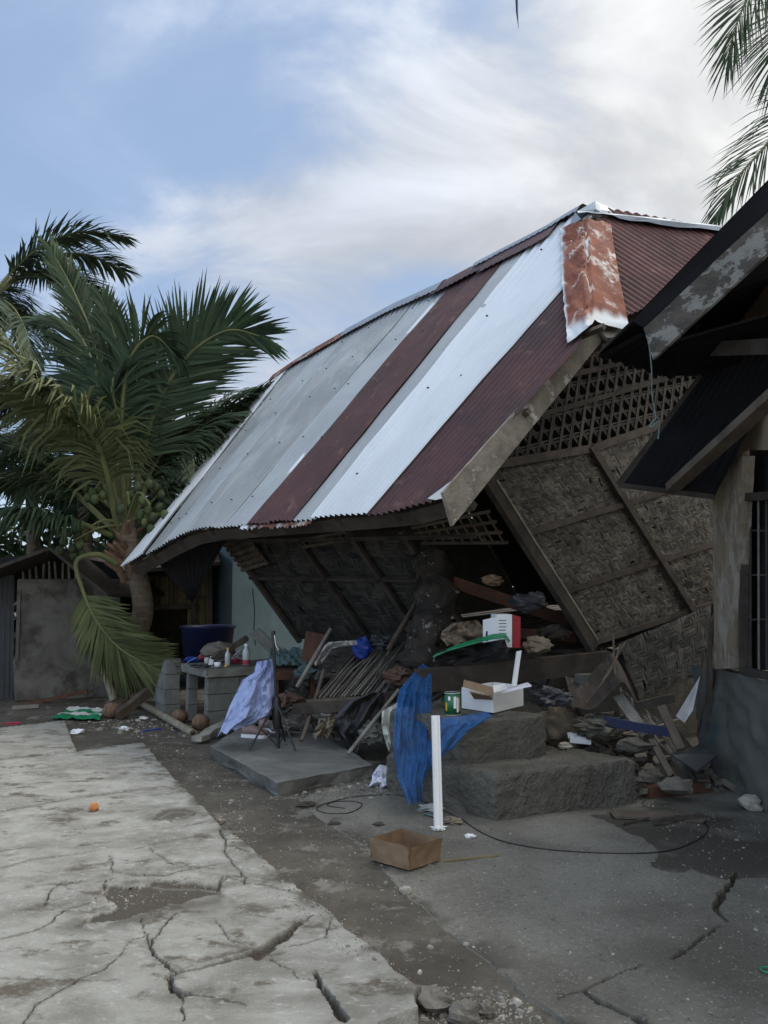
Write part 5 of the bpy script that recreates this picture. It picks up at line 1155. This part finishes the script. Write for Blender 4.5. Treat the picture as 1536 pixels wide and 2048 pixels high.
# slat frame and mats on the left debris
fr = Thing('slat_frame', 'collapsed frame of thin bamboo slats lying on the rubble', 'frame', gr(690, 1440))
nA, nB, fA, fB_ = at(632, 1398, 8.3), at(768, 1388, 8.0), at(722, 1296, 9.2), at(852, 1282, 9.0)
for k in range(20):
    u = k/19; mb = MB(); mb.tube([nA*(1-u)+nB*u+UP*rnd.uniform(-.01, .02), (nA+fA)/2*(1-u)+(nB+fB_)/2*u+UP*rnd.uniform(-.01, .03), fA*(1-u)+fB_*u+UP*rnd.uniform(-.03, .05)+V3(rnd.uniform(-.05, .05), 0, 0)], .011, 5); fr.part('slat', mb, M['wood_grey' if k % 3 else 'wood'])
mb = MB(); mb.beam(nA-V3(.08, 0, .04), nB+V3(.05, 0, -.04), .06, .07); mb.beam((nA+fA)/2-V3(0, 0, .03), (nB+fB_)/2-V3(0, 0, .03), .03, .03); mb.beam(nA-V3(0, 0, .04), fA-V3(0, 0, .04), .04, .04); fr.part('rail', mb, M['wood'])
mb = MB(); weave(mb, [at(628, 1360, 8.7), at(728, 1352, 8.7), at(752, 1310, 9.1), at(655, 1286, 9.2)], .03, seed=44); single('woven_mat', mb, [M['amakan_grey'], M['black']], 'fallen piece of grey woven mat behind the slat frame', 'mat')
drape([(658, 1284, 712, 1280), (650, 1290, 716, 1290), (640, 1308, 668, 1294), (628, 1330, 648, 1322)], 8.7, M['cloth_w'], 'white_cloth', 'off-white cloth lying over the top of the fallen mat', 'cloth', 24, 6, 5, .02, 4)
mb = MB(); crumple(mb, at(724, 1297, 8.9), .11, 8, .95, nz=.35); single('blue_bag', mb, M['blue'], 'bright blue bag wedged behind the fallen mat', 'bag')
for i, (a, b, r, m, lb) in enumerate([((594, 1374, 8.6), (661, 1258, 8.9), .022, 'wood_grey', 'straight pale stick leaning between the bench and the slat frame'), ((603, 1482, 8.0), (648, 1340, 8.6), .020, 'wood', 'brown stick leaning against the left end of the slat frame'),
    ((636, 1462, 8.1), (642, 1410, 8.2), .014, 'wood_grey', 'short pale upright stick under the slat frame'), ((696, 1508, 7.45), (797, 1380, 7.9), .019, 'wood_grey', 'long pale stick leaning left of the blue net'), ((776, 1300, 8.4), (838, 1195, 8.7), .028, 'wood', 'thick brown stick leaning on the broken post'), ((808, 1330, 8.0), (846, 1268, 8.2), .022, 'wood', 'short brown stick at the foot of the broken post'),
    ((752, 1352, 8.1), (772, 1310, 8.3), .010, 'wood', 'thin stick lying across the slats')]):
    A, B = at(*a), at(*b); mb = MB(); mb.tube(bez([A, (A+B)/2+V3(.01, 0, .015), B], 4), [r]*5+[r*.9]*4, 7); single('stick', mb, M[m], lb, 'stick')
mb = MB(); P = bez([at(848, 1335, 8.0), at(862, 1270, 8.1), at(872, 1190, 8.3), at(862, 1120, 8.5), at(868, 1095, 8.6)], 8); mb.tube(P, [.23-.11*i/len(P)+.03*math.sin(i*.9)+.04*fb(i*.7, 0) for i in range(len(P))], 22)
for v_ in range(len(mb.v)): q = V3(mb.v[v_]); mb.v[v_] = tuple(q+V3(fb(*(q*6)), fb(*(q*6+3)), fb(*(q*6+7)))*.07+V3(fb(*(q*18)), fb(*(q*18+3)), fb(*(q*18+7)))*.04)
single('broken_post', mb, mat('flaking_bark_material', (.045, .037, .03), (.022, .02, .017), 5, .95, .9, 18, c3=(.24, .24, .24), s3=8, t3=(.60, .64)), 'dark rough trunk-like post with white flakes under the eave', 'post')
drape([(744, 1385, 772, 1385), (700, 1402, 765, 1410), (672, 1430, 745, 1450), (655, 1455, 722, 1480), (700, 1490, 712, 1512)], 7.9, M['tarp_dk'], 'dark_tarp', 'dark grey plastic tarp hanging under the slat frame', 'tarp', 30, 8, 5, .03, 6)
drape([(640, 1445, 672, 1425), (628, 1462, 668, 1450), (622, 1478, 660, 1472)], 7.9, M['sack'], 'crumpled_sheet', 'beige crumpled scrap on the rear edge of the porch slab', 'scrap', 16, 6, 5, .03, 9)
drape([(764, 1422, 795, 1405), (763, 1450, 795, 1440), (768, 1475, 795, 1470), (776, 1500, 795, 1500)], 7.2, M['ricesack'], 'pale_sack', 'pale greenish sack behind the blue net', 'sack', 14, 6, 3, .015, 12)
plank(at(588, 1418, 8.2), at(738, 1408, 8.0), .05, .10, 'wood_dk', 'dark board under the slat frame', wob=.008)
# pile on the floor beam
drape([(905, 1246, 955, 1240), (884, 1262, 968, 1258), (880, 1275, 968, 1278), (895, 1290, 965, 1290)], 7.6, M['sack'], 'beige_sack', 'beige sack lying behind the green strip', 'sack', 24, 6, 3, .03, 15)
cb = Thing('printed_carton', 'white and red printed carton standing on the pile above the floor beam', 'carton', at(1015, 1296, 7.35))
P4 = [at(993, 1292, 7.30), at(1024, 1295, 7.28), at(1024, 1229, 7.28), at(993, 1229, 7.30)]; R4 = [P4[1], at(1040, 1296, 7.42), at(1040, 1234, 7.42), P4[2]]; bk = V3(-.02, .22, 0)
mb = MB(); mb.slab(P4, bk); mb.slab([P4[0]+V3(-.002, 0, 0), at(966, 1292, 7.42), at(966, 1240, 7.42), P4[3]-UP*.02], V3(0, .015, 0)); cb.part('box_body', mb, M['foam'])
mb = MB(); mb.slab([p+V3(.004, -.003, 0) for p in R4], V3(-.01, .18, 0)); cb.part('red_side', mb, M['red'])
mb = MB()
for k in range(7): y = 1240+k*6.5; mb.slab([at(998, y, 7.292), at(1000+rnd.uniform(5, 18), y, 7.286), at(1012, y+1.6, 7.286), at(998, y+1.6, 7.292)][:4], V3(0, .001, 0))
mb.slab([at(970, 1282, 7.395), at(986, 1284, 7.34), at(986, 1264, 7.34), at(972, 1262, 7.39)], V3(0, .002, 0)); cb.part('print', mb, M['tin_dk'])
mb = MB()
gp_ = [(865, 1313, 876, 1305), (895, 1300, 905, 1293), (925, 1292, 930, 1284), (960, 1282, 962, 1275), (985, 1277, 985, 1268), (1008, 1274, 1010, 1266), (1016, 1284, 1020, 1280)]
vs = []
for i, (a, b, c_, e) in enumerate(gp_): dd = 7.0+.02*i; vs += [at(a, b, dd), at(c_, e, dd+.10), at(c_+1, e+1.5, dd+.10), at(a+1, b+2, dd)]
mb.add(vs, [(4*k+i, 4*k+(i+1) % 4, 4*k+4+(i+1) % 4, 4*k+4+i) for k in range(len(gp_)-1) for i in range(4)]+[(3, 2, 1, 0), tuple(range(len(vs)-4, len(vs)))], 0, .6); single('green_strip', mb, M['green'], 'bright green plastic strip across the pile over the floor beam', 'strip')
drape([(880, 1300, 1010, 1278), (872, 1312, 1015, 1298), (868, 1326, 1018, 1318)], 7.12, M['black'], 'black_bag', 'black plastic bag bulging under the green strip', 'bag', 30, 6, 4, .03, 3)
for i, (a, b, r, m, lb) in enumerate([(1060, 1205, .17, 'tarp_dk', 'grey plastic bundle in the dark opening behind the carton'), (985, 1160, .10, 'card', 'brown cardboard scrap high in the dark opening'), (1110, 1265, .14, 'wood_dk', 'dark bundle of rags between the carton and the wall corner'), (1075, 1290, .13, 'sack', 'brown rag lying on the floor beam right of the carton')]):
    mb = MB(); crumple(mb, at(a, b, 7.9+.1*i if i < 3 else 7.5), r, 20+i, .5, nz=.6); single('bundle', mb, M[m], lb, 'bundle')
# net
netr = [(846, 1327, 862, 1338), (823, 1350, 863, 1362), (800, 1378, 864, 1400), (790, 1415, 864, 1440), (787, 1465, 863, 1490), (788, 1515, 860, 1535), (797, 1562, 846, 1568), (814, 1608, 844, 1606)]
drape(netr, lambda u, v: 7.0-.9*v-.05*math.sin(u*3)+.03*math.sin(v*9+u*4), M['net'], 'blue_net', 'translucent blue net hanging from the floor beam down the side of the steps', 'net', 60, 8, 3, .016, 5)
drape([(862, 1440, 975, 1424), (862, 1465, 985, 1434), (864, 1500, 940, 1458), (858, 1535, 905, 1495)], lambda u, v: 6.30-.22*v+.05*u-.05, M['net'], 'blue_net', 'second fold of blue net swagged towards the white foam box', 'net', 50, 8, 5, .010, 7)
# foam box, tin, trims
fbx = Thing('foam_box', 'open white foam box with cardboard inside on the top step', 'box', gr(985, 1428, H2)); F0 = gr(987, 1429, H2); fV = unit(gr(1047, 1414, H2)-F0); fU = unit(gr(917, 1418, H2)-F0); LV = np.linalg.norm(gr(1047, 1414, H2)-F0); LU = .33; hb = .165; tk = .022
F0 = F0+UP*.012
mb = MB()
def wallb(o, d, L, nrm, h0=0., h1=hb): mb.box(o+d*L/2+nrm*tk/2+UP*(h0+h1)/2, d*L/2, nrm*tk/2, UP*(h1-h0)/2)
wallb(F0, fV, LV, fU); wallb(F0+fU*LU, fV, LV, fU); wallb(F0+fU*tk, fU, LU-tk, fV, 0, .10); wallb(F0+fU*tk, fU, .05, fV, .1, hb); wallb(F0+fU*(LU-.07), fU, .07, fV, .1, hb); wallb(F0+fV*(LV-tk)+fU*tk, fU, LU-tk, fV)
mb.box(F0+fV*LV/2+fU*LU/2+UP*.01, fV*LV/2*.97, fU*LU/2*.97, UP*.01); fbx.part('body', mb, M['foam'])
mb = MB(); mb.slab([at(928, 1362, 6.75), at(990, 1378, 6.55), at(984, 1392, 6.5), at(926, 1374, 6.7)], V3(0, .01, .01)); mb.slab([at(940, 1385, 6.65), at(978, 1392, 6.5), at(985, 1400, 6.6), at(948, 1398, 6.75)], V3(0, .01, .01)); single('cardboard_flap', mb, M['card'], 'brown cardboard strip sticking out of the foam box', 'cardboard')
mb = MB(); mb.slab([at(986, 1372, 6.45), at(1010, 1368, 6.5), at(1014, 1378, 6.5), at(988, 1386, 6.43)], V3(0, .02, 0)); single('foam_piece', mb, M['foam'], 'small white foam piece on the rim of the foam box', 'foam')
mb = MB(); mb.slab([at(1000, 1384, 6.5), at(1060, 1368, 6.6), at(1064, 1371, 6.6), at(1062, 1373, 6.55), at(1002, 1387, 6.47)], V3(0, .12, .0)); single('lid_piece', mb, M['paper'], 'grey white lid lying across the foam box', 'lid')
def channel(A, B, wv, dv, m, name, label):
    mb = MB(); A, B, wv, dv = V3(A), V3(B), V3(wv), V3(dv); t = .003
    mb.slab([A-wv, A+wv, B+wv, B-wv], dv*.08); mb.slab([A-wv, B-wv, B-wv-dv, A-wv-dv], wv*.08); mb.slab([A+wv*.35, B+wv*.35, B+wv*.35-dv*.5, A+wv*.35-dv*.5], wv*.06)
    return single(name, mb, m, label, 'trim')
tA = G(877, 1661, .004); tB = at(871, 1431, tA[1]+.30); channel(tA, tB, V3(.031, .008, 0), V3(-.004, .028, 0), M['plastic_w'], 'white_trim', 'tall white plastic channel leaning upright against the concrete steps')
channel(at(1028, 1372, 6.6), at(1038, 1302, 6.75), V3(.022, .006, .004), V3(-.004, .02, 0), M['plastic_w'], 'white_trim', 'short white plastic channel sticking up out of the foam box')
mb = MB(); c = G(877, 1659); crumple(mb, c+UP*.012, .045, 5, .35); single('torn_scrap', mb, M['plastic_w'], 'torn white scrap under the foot of the tall channel', 'scrap')
tn = gr(905, 1431, H2); tint_ = Thing('milk_tin', 'green printed tin standing left of the foam box', 'tin', tn); r_t, h_t = .062, .155
mb = MB(); mb.lathe(tn+UP*.012, [(0, 0), (r_t, 0), (r_t, h_t), (r_t*.93, h_t), (r_t*.93, h_t-.006), (0, h_t-.006)], 24); tint_.part('body', mb, mat('green_tin_material', (.015, .12, .05), (.01, .08, .035), 6, .5, .05, 10, spec=.5))
for rz in (0.004, h_t+.012): mb = MB(); mb.tube([tn+UP*(rz+.006)+V3(math.cos(a)*r_t, math.sin(a)*r_t, 0) for a in np.linspace(0, 2*math.pi, 25)], .004, 5); tint_.part('rim', mb, M['tinlid'])
mb = MB()
def patch(a0, a1, z0, z1): 
    mb.grid(lambda u, v: tn+UP*(.012+z0+(z1-z0)*v)+V3(math.cos(a0+(a1-a0)*u), math.sin(a0+(a1-a0)*u), 0)*(r_t+.0015), 8, 2)
patch(-1.5, -1.15, .05, .14); patch(-1.1, -.8, .02, .13); patch(-2.2, -1.9, .11, .14); tint_.part('label_print', mb, M['foam'])
mb = MB(); patch(-2.6, -2.35, .03, .09); patch(-.7, -.5, .03, .12); tint_.part('label_print', mb, M['yellow'])
# sack and paper on the steps
mb = MB(); c = gr(1118, 1462, H1+.05); mb.blob(c+UP*.05, (.17, .15, .16), .45, seed=31, nu=26, nv=18, freq=2.2); single('burlap_sack', mb, M['sack'], 'crumpled brown sack slumped beside the top step', 'sack')
mb = MB(); A, B = gr(1140, 1478, H1+.05), gr(1182, 1482, H1+.05); mb.grid(lambda u, v: A*(1-u)+B*u+V3(0, .12, .02)*v+UP*(.02*math.sin(v*9)+.015*fb(u*5, v*5)), 14, 12); mb.slab([A-UP*.03, B-UP*.03, B+UP*.01, A+UP*.01], V3(0, .01, 0)); single('folded_paper', mb, M['foam'], 'white folded sheet lying under the brown sack on the step', 'paper')

# ================================================================== things on the ground
cbx = Thing('cardboard_box', 'old open cardboard box standing on the concrete yard', 'box', G(800, 1730)); z0 = .016
c0 = gr(818, 1741, z0); cl = gr(741, 1719, z0); cr = gr(881, 1720, z0); cfar = cl+cr-c0; hb_ = at(818, 1693, c0[1])[2]-z0
def cw(A, B, lean, hh_, label=None):
    mb = MB(); inn = unit((c0+cr+cl+cfar)/4-(A+B)/2)
    mb.grid(lambda u, v: A*(1-u)+B*u+UP*(hh_*v*(1+.03*fb(u*3, 1)+.02*fb(u*15, 4)*(v > .95)))-inn*lean*v*v+inn*.004*fb(u*4, v*4, 3)*2, 16, 6)
    mb.grid(lambda u, v: B*(1-u)+A*u+UP*(hh_*v*(1+.03*fb((1-u)*3, 1)+.02*fb((1-u)*15, 4)*(v > .95)))-inn*lean*v*v+inn*.006, 16, 6); cbx.part('side', mb, M['card'], label)
cw(cl, c0, .012, hb_); cw(c0, cr, .02, hb_*.97); cw(cr, cfar, .0, hb_*.93); cw(cfar, cl, .0, hb_*.95)
mb = MB(); mb.slab([cl, c0, cr, cfar], UP*.006); cbx.part('bottom', mb, M['card'])
def cable(P, r, m, name, label): mb = MB(); Q = [G(*p, r) if len(p) == 2 else at(*p) for p in P]; C = bez(Q, 8); C = [V3(q[0], q[1], max(q[2], gz(q[0], q[1])+r)) for q in C]; mb.tube(C, r, 6); return single(name, mb, m, label, 'cable')
cable([(1000, 1640), (925, 1640), (952, 1660), (1000, 1682), (1080, 1698), (1180, 1706), (1280, 1708), (1350, 1700), (1400, 1678), (1416, 1660), (1408, 1648), (1380, 1640)][1:], .004, M['blackpl'], 'black_cable', 'long black cable curving over the yard from the steps to the right')
cable([(920, 1638), (860, 1610), (800, 1592), (740, 1592), (690, 1598), (640, 1612), (636, 1622), (660, 1628), (700, 1626), (724, 1612), (710, 1604), (670, 1604), (655, 1612), (690, 1618)], .0035, M['blackpl'], 'black_cable', 'thin looped cable coiled in front of the porch slab')
plank(G(886, 1724, .006), G(998, 1713, .006), .012, .010, 'bamboo', 'thin straight bamboo stick on the yard right of the cardboard box', 'stick', wob=.002, n=3)
def scrap(px, py, r, m, label, name='scrap', cat='litter', fl=.45, seed=1, nz=.8): mb = MB(); crumple(mb, G(px, py)+UP*r*fl*.6, r, seed, fl, nz=nz); return single(name, mb, M[m], label, cat)
scrap(770, 1573, .10, 'paper', 'crumpled printed white bag at the right end of the porch slab', 'crumpled_bag', 'bag', .85, 3)
scrap(155, 1466, .075, 'plastic_w', 'white plastic scrap beside the pavement corner, left of the other white one', fl=.35, seed=4); scrap(248, 1460, .055, 'plastic_w', 'bluish white crumpled scrap on the dirt in the middle behind the pavement', seed=5)
scrap(200, 1462, .04, 'chip', 'tiny pale pebble between the two white scraps', 'pebble', 'pebble', .6, 6, .3); scrap(287, 1437, .05, 'plastic_w', 'small white scrap by the foot of the bamboo pole', seed=7, fl=.3)
scrap(940, 1674, .035, 'plastic_w', 'small shiny wrapper between the cardboard box and the cable', seed=8, fl=.3); scrap(905, 1646, .06, 'sack', 'pale cloth scrap just right of the tall white channel', seed=9, fl=.4)
scrap(860, 1618, .09, 'water', 'flat clear plastic sheet crumpled under the blue net', seed=10, fl=.2); scrap(668, 1648, .04, 'wood_dk', 'dark leaf on the yard below the looped cable', 'leaf', 'leaf', .2, 11)
scrap(757, 1650, .035, 'wood_dk', 'small dark leaf above the cardboard box', 'leaf', 'leaf', .3, 12); scrap(612, 1612, .06, 'wood_dk', 'dark clump of debris at the foot of the porch slab', 'clod', 'clod', .3, 13)
scrap(815, 1648, .02, 'wood_dk', 'tiny dark flake right of the leaf above the box', 'leaf', 'leaf', .3, 14) if 0 else None
mb = MB(); mb.tube(bez([G(848, 1630, .01), G(870, 1637, .01), G(905, 1646, .01)], 4), .008, 6); single('green_tube', mb, M['teal'], 'pale green tube lying behind the foot of the tall channel', 'tube')
mb = MB(); c = G(1536, 1946, .012); mb.tube([c+V3(.028*math.cos(a), .028*math.sin(a), 0) for a in np.linspace(0, 6.28, 20)], .004, 6); single('green_ring', mb, M['green'], 'small pale green ring on the yard at the right edge', 'ring')
mb = MB(); p = G(188, 1622, .026); mb.blob(p, .030, .35, seed=4, nu=16, nv=12, freq=2); single('fruit_peel', mb, M['orange'], 'orange fruit remnant lying on the cracked pavement', 'fruit')
mb = MB()
sk = [G(98, 1441, .02), G(118, 1444, .02), G(130, 1443, .02), G(198, 1440, .02), G(206, 1425, .02)]
sck = Thing('rice_sack', 'flattened white and green woven sack beside the fallen husk', 'sack', G(160, 1440))
def skf(u, v): 
    a = G(100, 1441)*(1-u)+G(200, 1443)*u; b = G(138, 1419)*(1-u)+G(207, 1424)*u; return a*(1-v)+b*v+UP*(.02+.05*abs(fb(u*3, v*3, 1))+.03*math.sin(v*7)*v)
def strip_(v0, v1, m): mb = MB(); mb.grid(lambda u, v: skf(u, v0+(v1-v0)*v), 24, 6); sck.part('cloth' if m == 'ricesack' else 'green_band', mb, M[m])
strip_(0, .28, 'green'); strip_(.28, .62, 'ricesack'); strip_(.62, .82, 'green'); strip_(.82, 1, 'ricesack')
scrap(25, 1448, .10, 'pinkred', 'flat red plastic strip at the far left pavement edge', 'red_strip', 'litter', .12, 15)
mb = MB(); mb.tube([G(285, 1464, .01), G(322, 1459, .01)], .010, 6); single('blue_tube', mb, M['blue'], 'thin faded blue tube lying on the dirt', 'tube')
# fallen coconuts, poles
def husk(px, py, r, label, seed):
    mb = MB(); c = G(px, py); mb.blob(c+UP*r*.85, (r*1.05, r*.9, r*.95), .14, seed=seed, nu=20, nv=14, freq=2.5); single('fallen_coconut', mb, M['husk'], label, 'coconut')
husk(222, 1436, .105, 'pale brown coconut husk at the foot of the leaning palm', 1); husk(401, 1460, .10, 'brown coconut under the block counter', 2); husk(358, 1446, .09, 'grey brown coconut between the block pillar and the counter', 3)
bp = Thing('bamboo_pole', 'thick grey bamboo pole lying on the dirt left of the porch slab', 'pole', G(330, 1460)); A, B = G(280, 1414, .06), G(386, 1476, .05); mb = MB()
P = [A+(B-A)*k/40 for k in range(41)]; mb.tube(P, [.043+(.006 if k % 9 == 0 else 0) for k in range(41)], 12); bp.part('culm', mb, M['bamboo_pole'])
mb = MB(); mb.tube([B, B-(B-A)*.002+unit(B-A)*.002], .033, 12); bp.part('open_end', mb, M['black'])
plank(G(234, 1440, .05), at(322, 1362, 11.0), .09, .11, 'wood', 'weathered timber leaning from the palm foot towards the counter pillar', 'timber', wob=.01)
for i, (a, b, r, lb) in enumerate([((228, 1400, 11.2), (186, 1270, 11.3), .055, 'thick pale pole leaning on the left of the palm trunk'), ((314, 1370, 10.9), (228, 1296, 11.3), .035, 'pale pole slanting from the palm trunk down to the timber'), ((316, 1368, 10.95), (262, 1322, 11.2), .02, 'thin rod beside the slanting pale pole')]):
    mb = MB(); mb.tube([at(*a), at(*b)], [r, r*.85], 9); single('leaning_pole', mb, M['bamboo_pole'], lb, 'pole')
mb = MB(); mb.beam(G(392, 1490, .06), G(470, 1462, .13), .12, .05, UP, n=6, wob=.02, rag=.03); single('driftboard', mb, M['wood_grey'], 'weathered slab of wood jutting from under the porch slab', 'board')
for a, b, d_, r, fl_, m, lb in [(575, 1400, 8.9, .16, .4, 'skinny', 'brown cloth heap under the reddish bench'), (660, 1428, 8.2, .13, .45, 'conc', 'grey lump under the left half of the slat frame'), (612, 1345, 9.0, .13, .5, 'teal', 'grey green cloth at the foot of the red brown board'),
    (800, 1352, 8.0, .16, .45, 'skinny', 'dark brown cloth at the foot of the broken post'), (765, 1285, 9.0, .15, .5, 'tarp_dk', 'black bundle right of the blue bag'), (1100, 1395, 7.1, .16, .4, 'tarp_dk', 'dark bundle under the floor beam behind the foam box'), (1200, 1455, 7.0, .2, .4, 'conc_dark', 'brown earth clump behind the sack on the steps'),
    (560, 1450, 8.6, .14, .4, 'conc', 'grey cement lump behind the tripod on the slab'), (745, 1465, 7.9, .12, .8, 'conc', 'grey block standing right of the dark tarp'), (1240, 1530, 6.9, .12, .5, 'stone', 'dark earth lump above the big rock'), (1170, 1240, 8.4, .14, .5, 'navy', 'navy cloth deep in the opening by the wall corner')]:
    mb = MB(); crumple(mb, at(a, b, d_), r, int(a+b) % 97, fl_, nz=.6, nu=20, nv=14); single('clutter', mb, M[m], lb, 'clutter')
SEEN = set()
def tangle(n, Rq, hgt, label, group, L0, L1, seed):
    rr = random.Random(seed)
    for k in range(n):
        u, v = rr.uniform(.08, .95), rr.uniform(.12, .85); p = (Rq[0]*(1-u)+Rq[1]*u)*(1-v)+(Rq[3]*(1-u)+Rq[2]*u)*v; z = hgt(v)+rr.uniform(.0, .10); a = rr.uniform(0, 3.14); L = rr.uniform(L0, L1); e = rr.uniform(-.15, .45)
        D = V3(math.cos(a)*math.cos(e), math.sin(a)*math.cos(e)*.7, math.sin(e))*L/2; mb = MB(); mb.beam(p+UP*z-D, p+UP*z+D, rr.uniform(.012, .05), rr.uniform(.008, .02), n=3, wob=.01, rag=.03)
        mk_ = rr.choice(['wood', 'wood_grey', 'wood_dk', 'bamboo_pole']); cw_ = {'wood': 'brown', 'wood_grey': 'grey', 'wood_dk': 'dark', 'bamboo_pole': 'pale'}[mk_]; lw_ = 'long' if L > L0+.66*(L1-L0) else 'short' if L < L0+.33*(L1-L0) else 'middling'
        pw_ = label[min(2, int(u*3))]; hw_ = ('low', 'halfway up', 'high')[min(2, int(v*3))]
        if (lw_, cw_, hw_, pw_) in SEEN: continue
        SEEN.add((lw_, cw_, hw_, pw_))
        single('broken_lath', mb, M[mk_], f'{lw_} {cw_} lath lying {hw_} on the rubble {pw_}', 'lath', group)
tangle(34, RA, lambda v: .62*(v*(1.2-.2*v))**.9*.8+.08, ('behind the tripod', 'under the slat frame', 'beside the blue net'), 'broken laths on the left rubble', .3, 1.0, 3)
tangle(22, RB, lambda v: .62*min(1, v*2.2)*.8+.08, ('next to the steps', 'below the loose panel', 'next to the plinth'), 'broken laths on the right rubble', .2, .7, 4)
# gravel and chips: stuff
mb = MB(); rr = random.Random(9)
def chips(n, poly, s0, s1, mz=0.):
    P = G2(poly); lo = np.array(P).min(0); hi = np.array(P).max(0); k = 0
    while k < n:
        x, y = rr.uniform(lo[0], hi[0]), rr.uniform(lo[1], hi[1])
        if not inpoly(np.array([x]), np.array([y]), P)[0]: continue
        k += 1; s_ = rr.uniform(s0, s1)*(1+(rr.random() < .08)*1.5); c = V3(x, y, gz(x, y)+s_*.2); a = rr.uniform(0, 3.1); A = V3(math.cos(a), math.sin(a), rr.uniform(-.2, .2))*s_; B = V3(-math.sin(a), math.cos(a), 0)*s_*rr.uniform(.4, .9)
        mb.hexa([c-A-B*.6-UP*s_*.4, c+A*.8-B-UP*s_*.4, c+A+B*.8-UP*s_*.4, c-A*.7+B-UP*s_*.4, c-A*.6-B*.5+UP*s_*.3, c+A*.5-B*.6+UP*s_*.35, c+A*.7+B*.4+UP*s_*.25, c-A*.5+B*.6+UP*s_*.3], 0, rr.random())
chips(700, [(300, 1490), (420, 1600), (560, 1740), (780, 1910), (900, 2060), (1150, 2060), (940, 1900), (740, 1700), (560, 1600), (420, 1500)], .003, .008)
chips(120, [(440, 1640), (500, 1700), (480, 1600), (440, 1600)], .004, .010); chips(260, [(150, 1450), (290, 1480), (420, 1480), (380, 1440), (210, 1440)], .006, .02)
chips(700, [(560, 1600), (780, 1600), (800, 1560), (700, 1560)], .003, .009); chips(160, [(1240, 1600), (1536, 1640), (1536, 1720), (1380, 1720)], .003, .009)
chips(450, [(860, 1960), (1000, 1970), (1120, 2060), (830, 2060)], .003, .009); chips(300, [(200, 1760), (440, 1780), (370, 1815), (170, 1850)], .002, .006)
chips(2200, [(650, 1640), (1000, 1660), (1536, 1760), (1536, 2060), (1140, 2048), (940, 1900)], .0018, .0045); chips(500, [(420, 1640), (640, 1800), (840, 1970), (700, 1950), (480, 1760)], .002, .006)
single('gravel', mb, M['chip'], 'scattered gravel and cement chips over the dirt strip and yard', 'gravel', kind='stuff')
mb = MB(); rr = random.Random(19)
for k in range(260):
    u, v = rr.random(), rr.random()**.8; p = (RA[0]*(1-u)+RA[1]*u)*(1-v)+(RA[3]*(1-u)+RA[2]*u)*v; s_ = rr.uniform(.02, .10); c = p+UP*(.62*(v*(1.2-.2*v))**.9*.8*min(1, 8*u+.1)+.03)
    a = rr.uniform(0, 3.1); mb.box(c, V3(math.cos(a), math.sin(a), rr.uniform(-.5, .5))*s_, V3(-math.sin(a), math.cos(a), rr.uniform(-.3, .3))*s_*.7, V3(rr.uniform(-.3, .3), 0, 1)*s_*rr.uniform(.2, .5))
for k in range(200):
    u, v = rr.random(), rr.random(); p = (RB[0]*(1-u)+RB[1]*u)*(1-v)+(RB[3]*(1-u)+RB[2]*u)*v; s_ = rr.uniform(.02, .08); c = p+UP*(.62*min(1, v*2.2)*.8+.05); a = rr.uniform(0, 3.1)
    mb.box(c, V3(math.cos(a), math.sin(a), rr.uniform(-.5, .5))*s_, V3(-math.sin(a), math.cos(a), rr.uniform(-.3, .3))*s_*.7, V3(rr.uniform(-.3, .3), 0, 1)*s_*rr.uniform(.2, .5))
single('debris', mb, M['stone'], 'loose broken chunks strewn over the rubble heap', 'debris', kind='stuff')
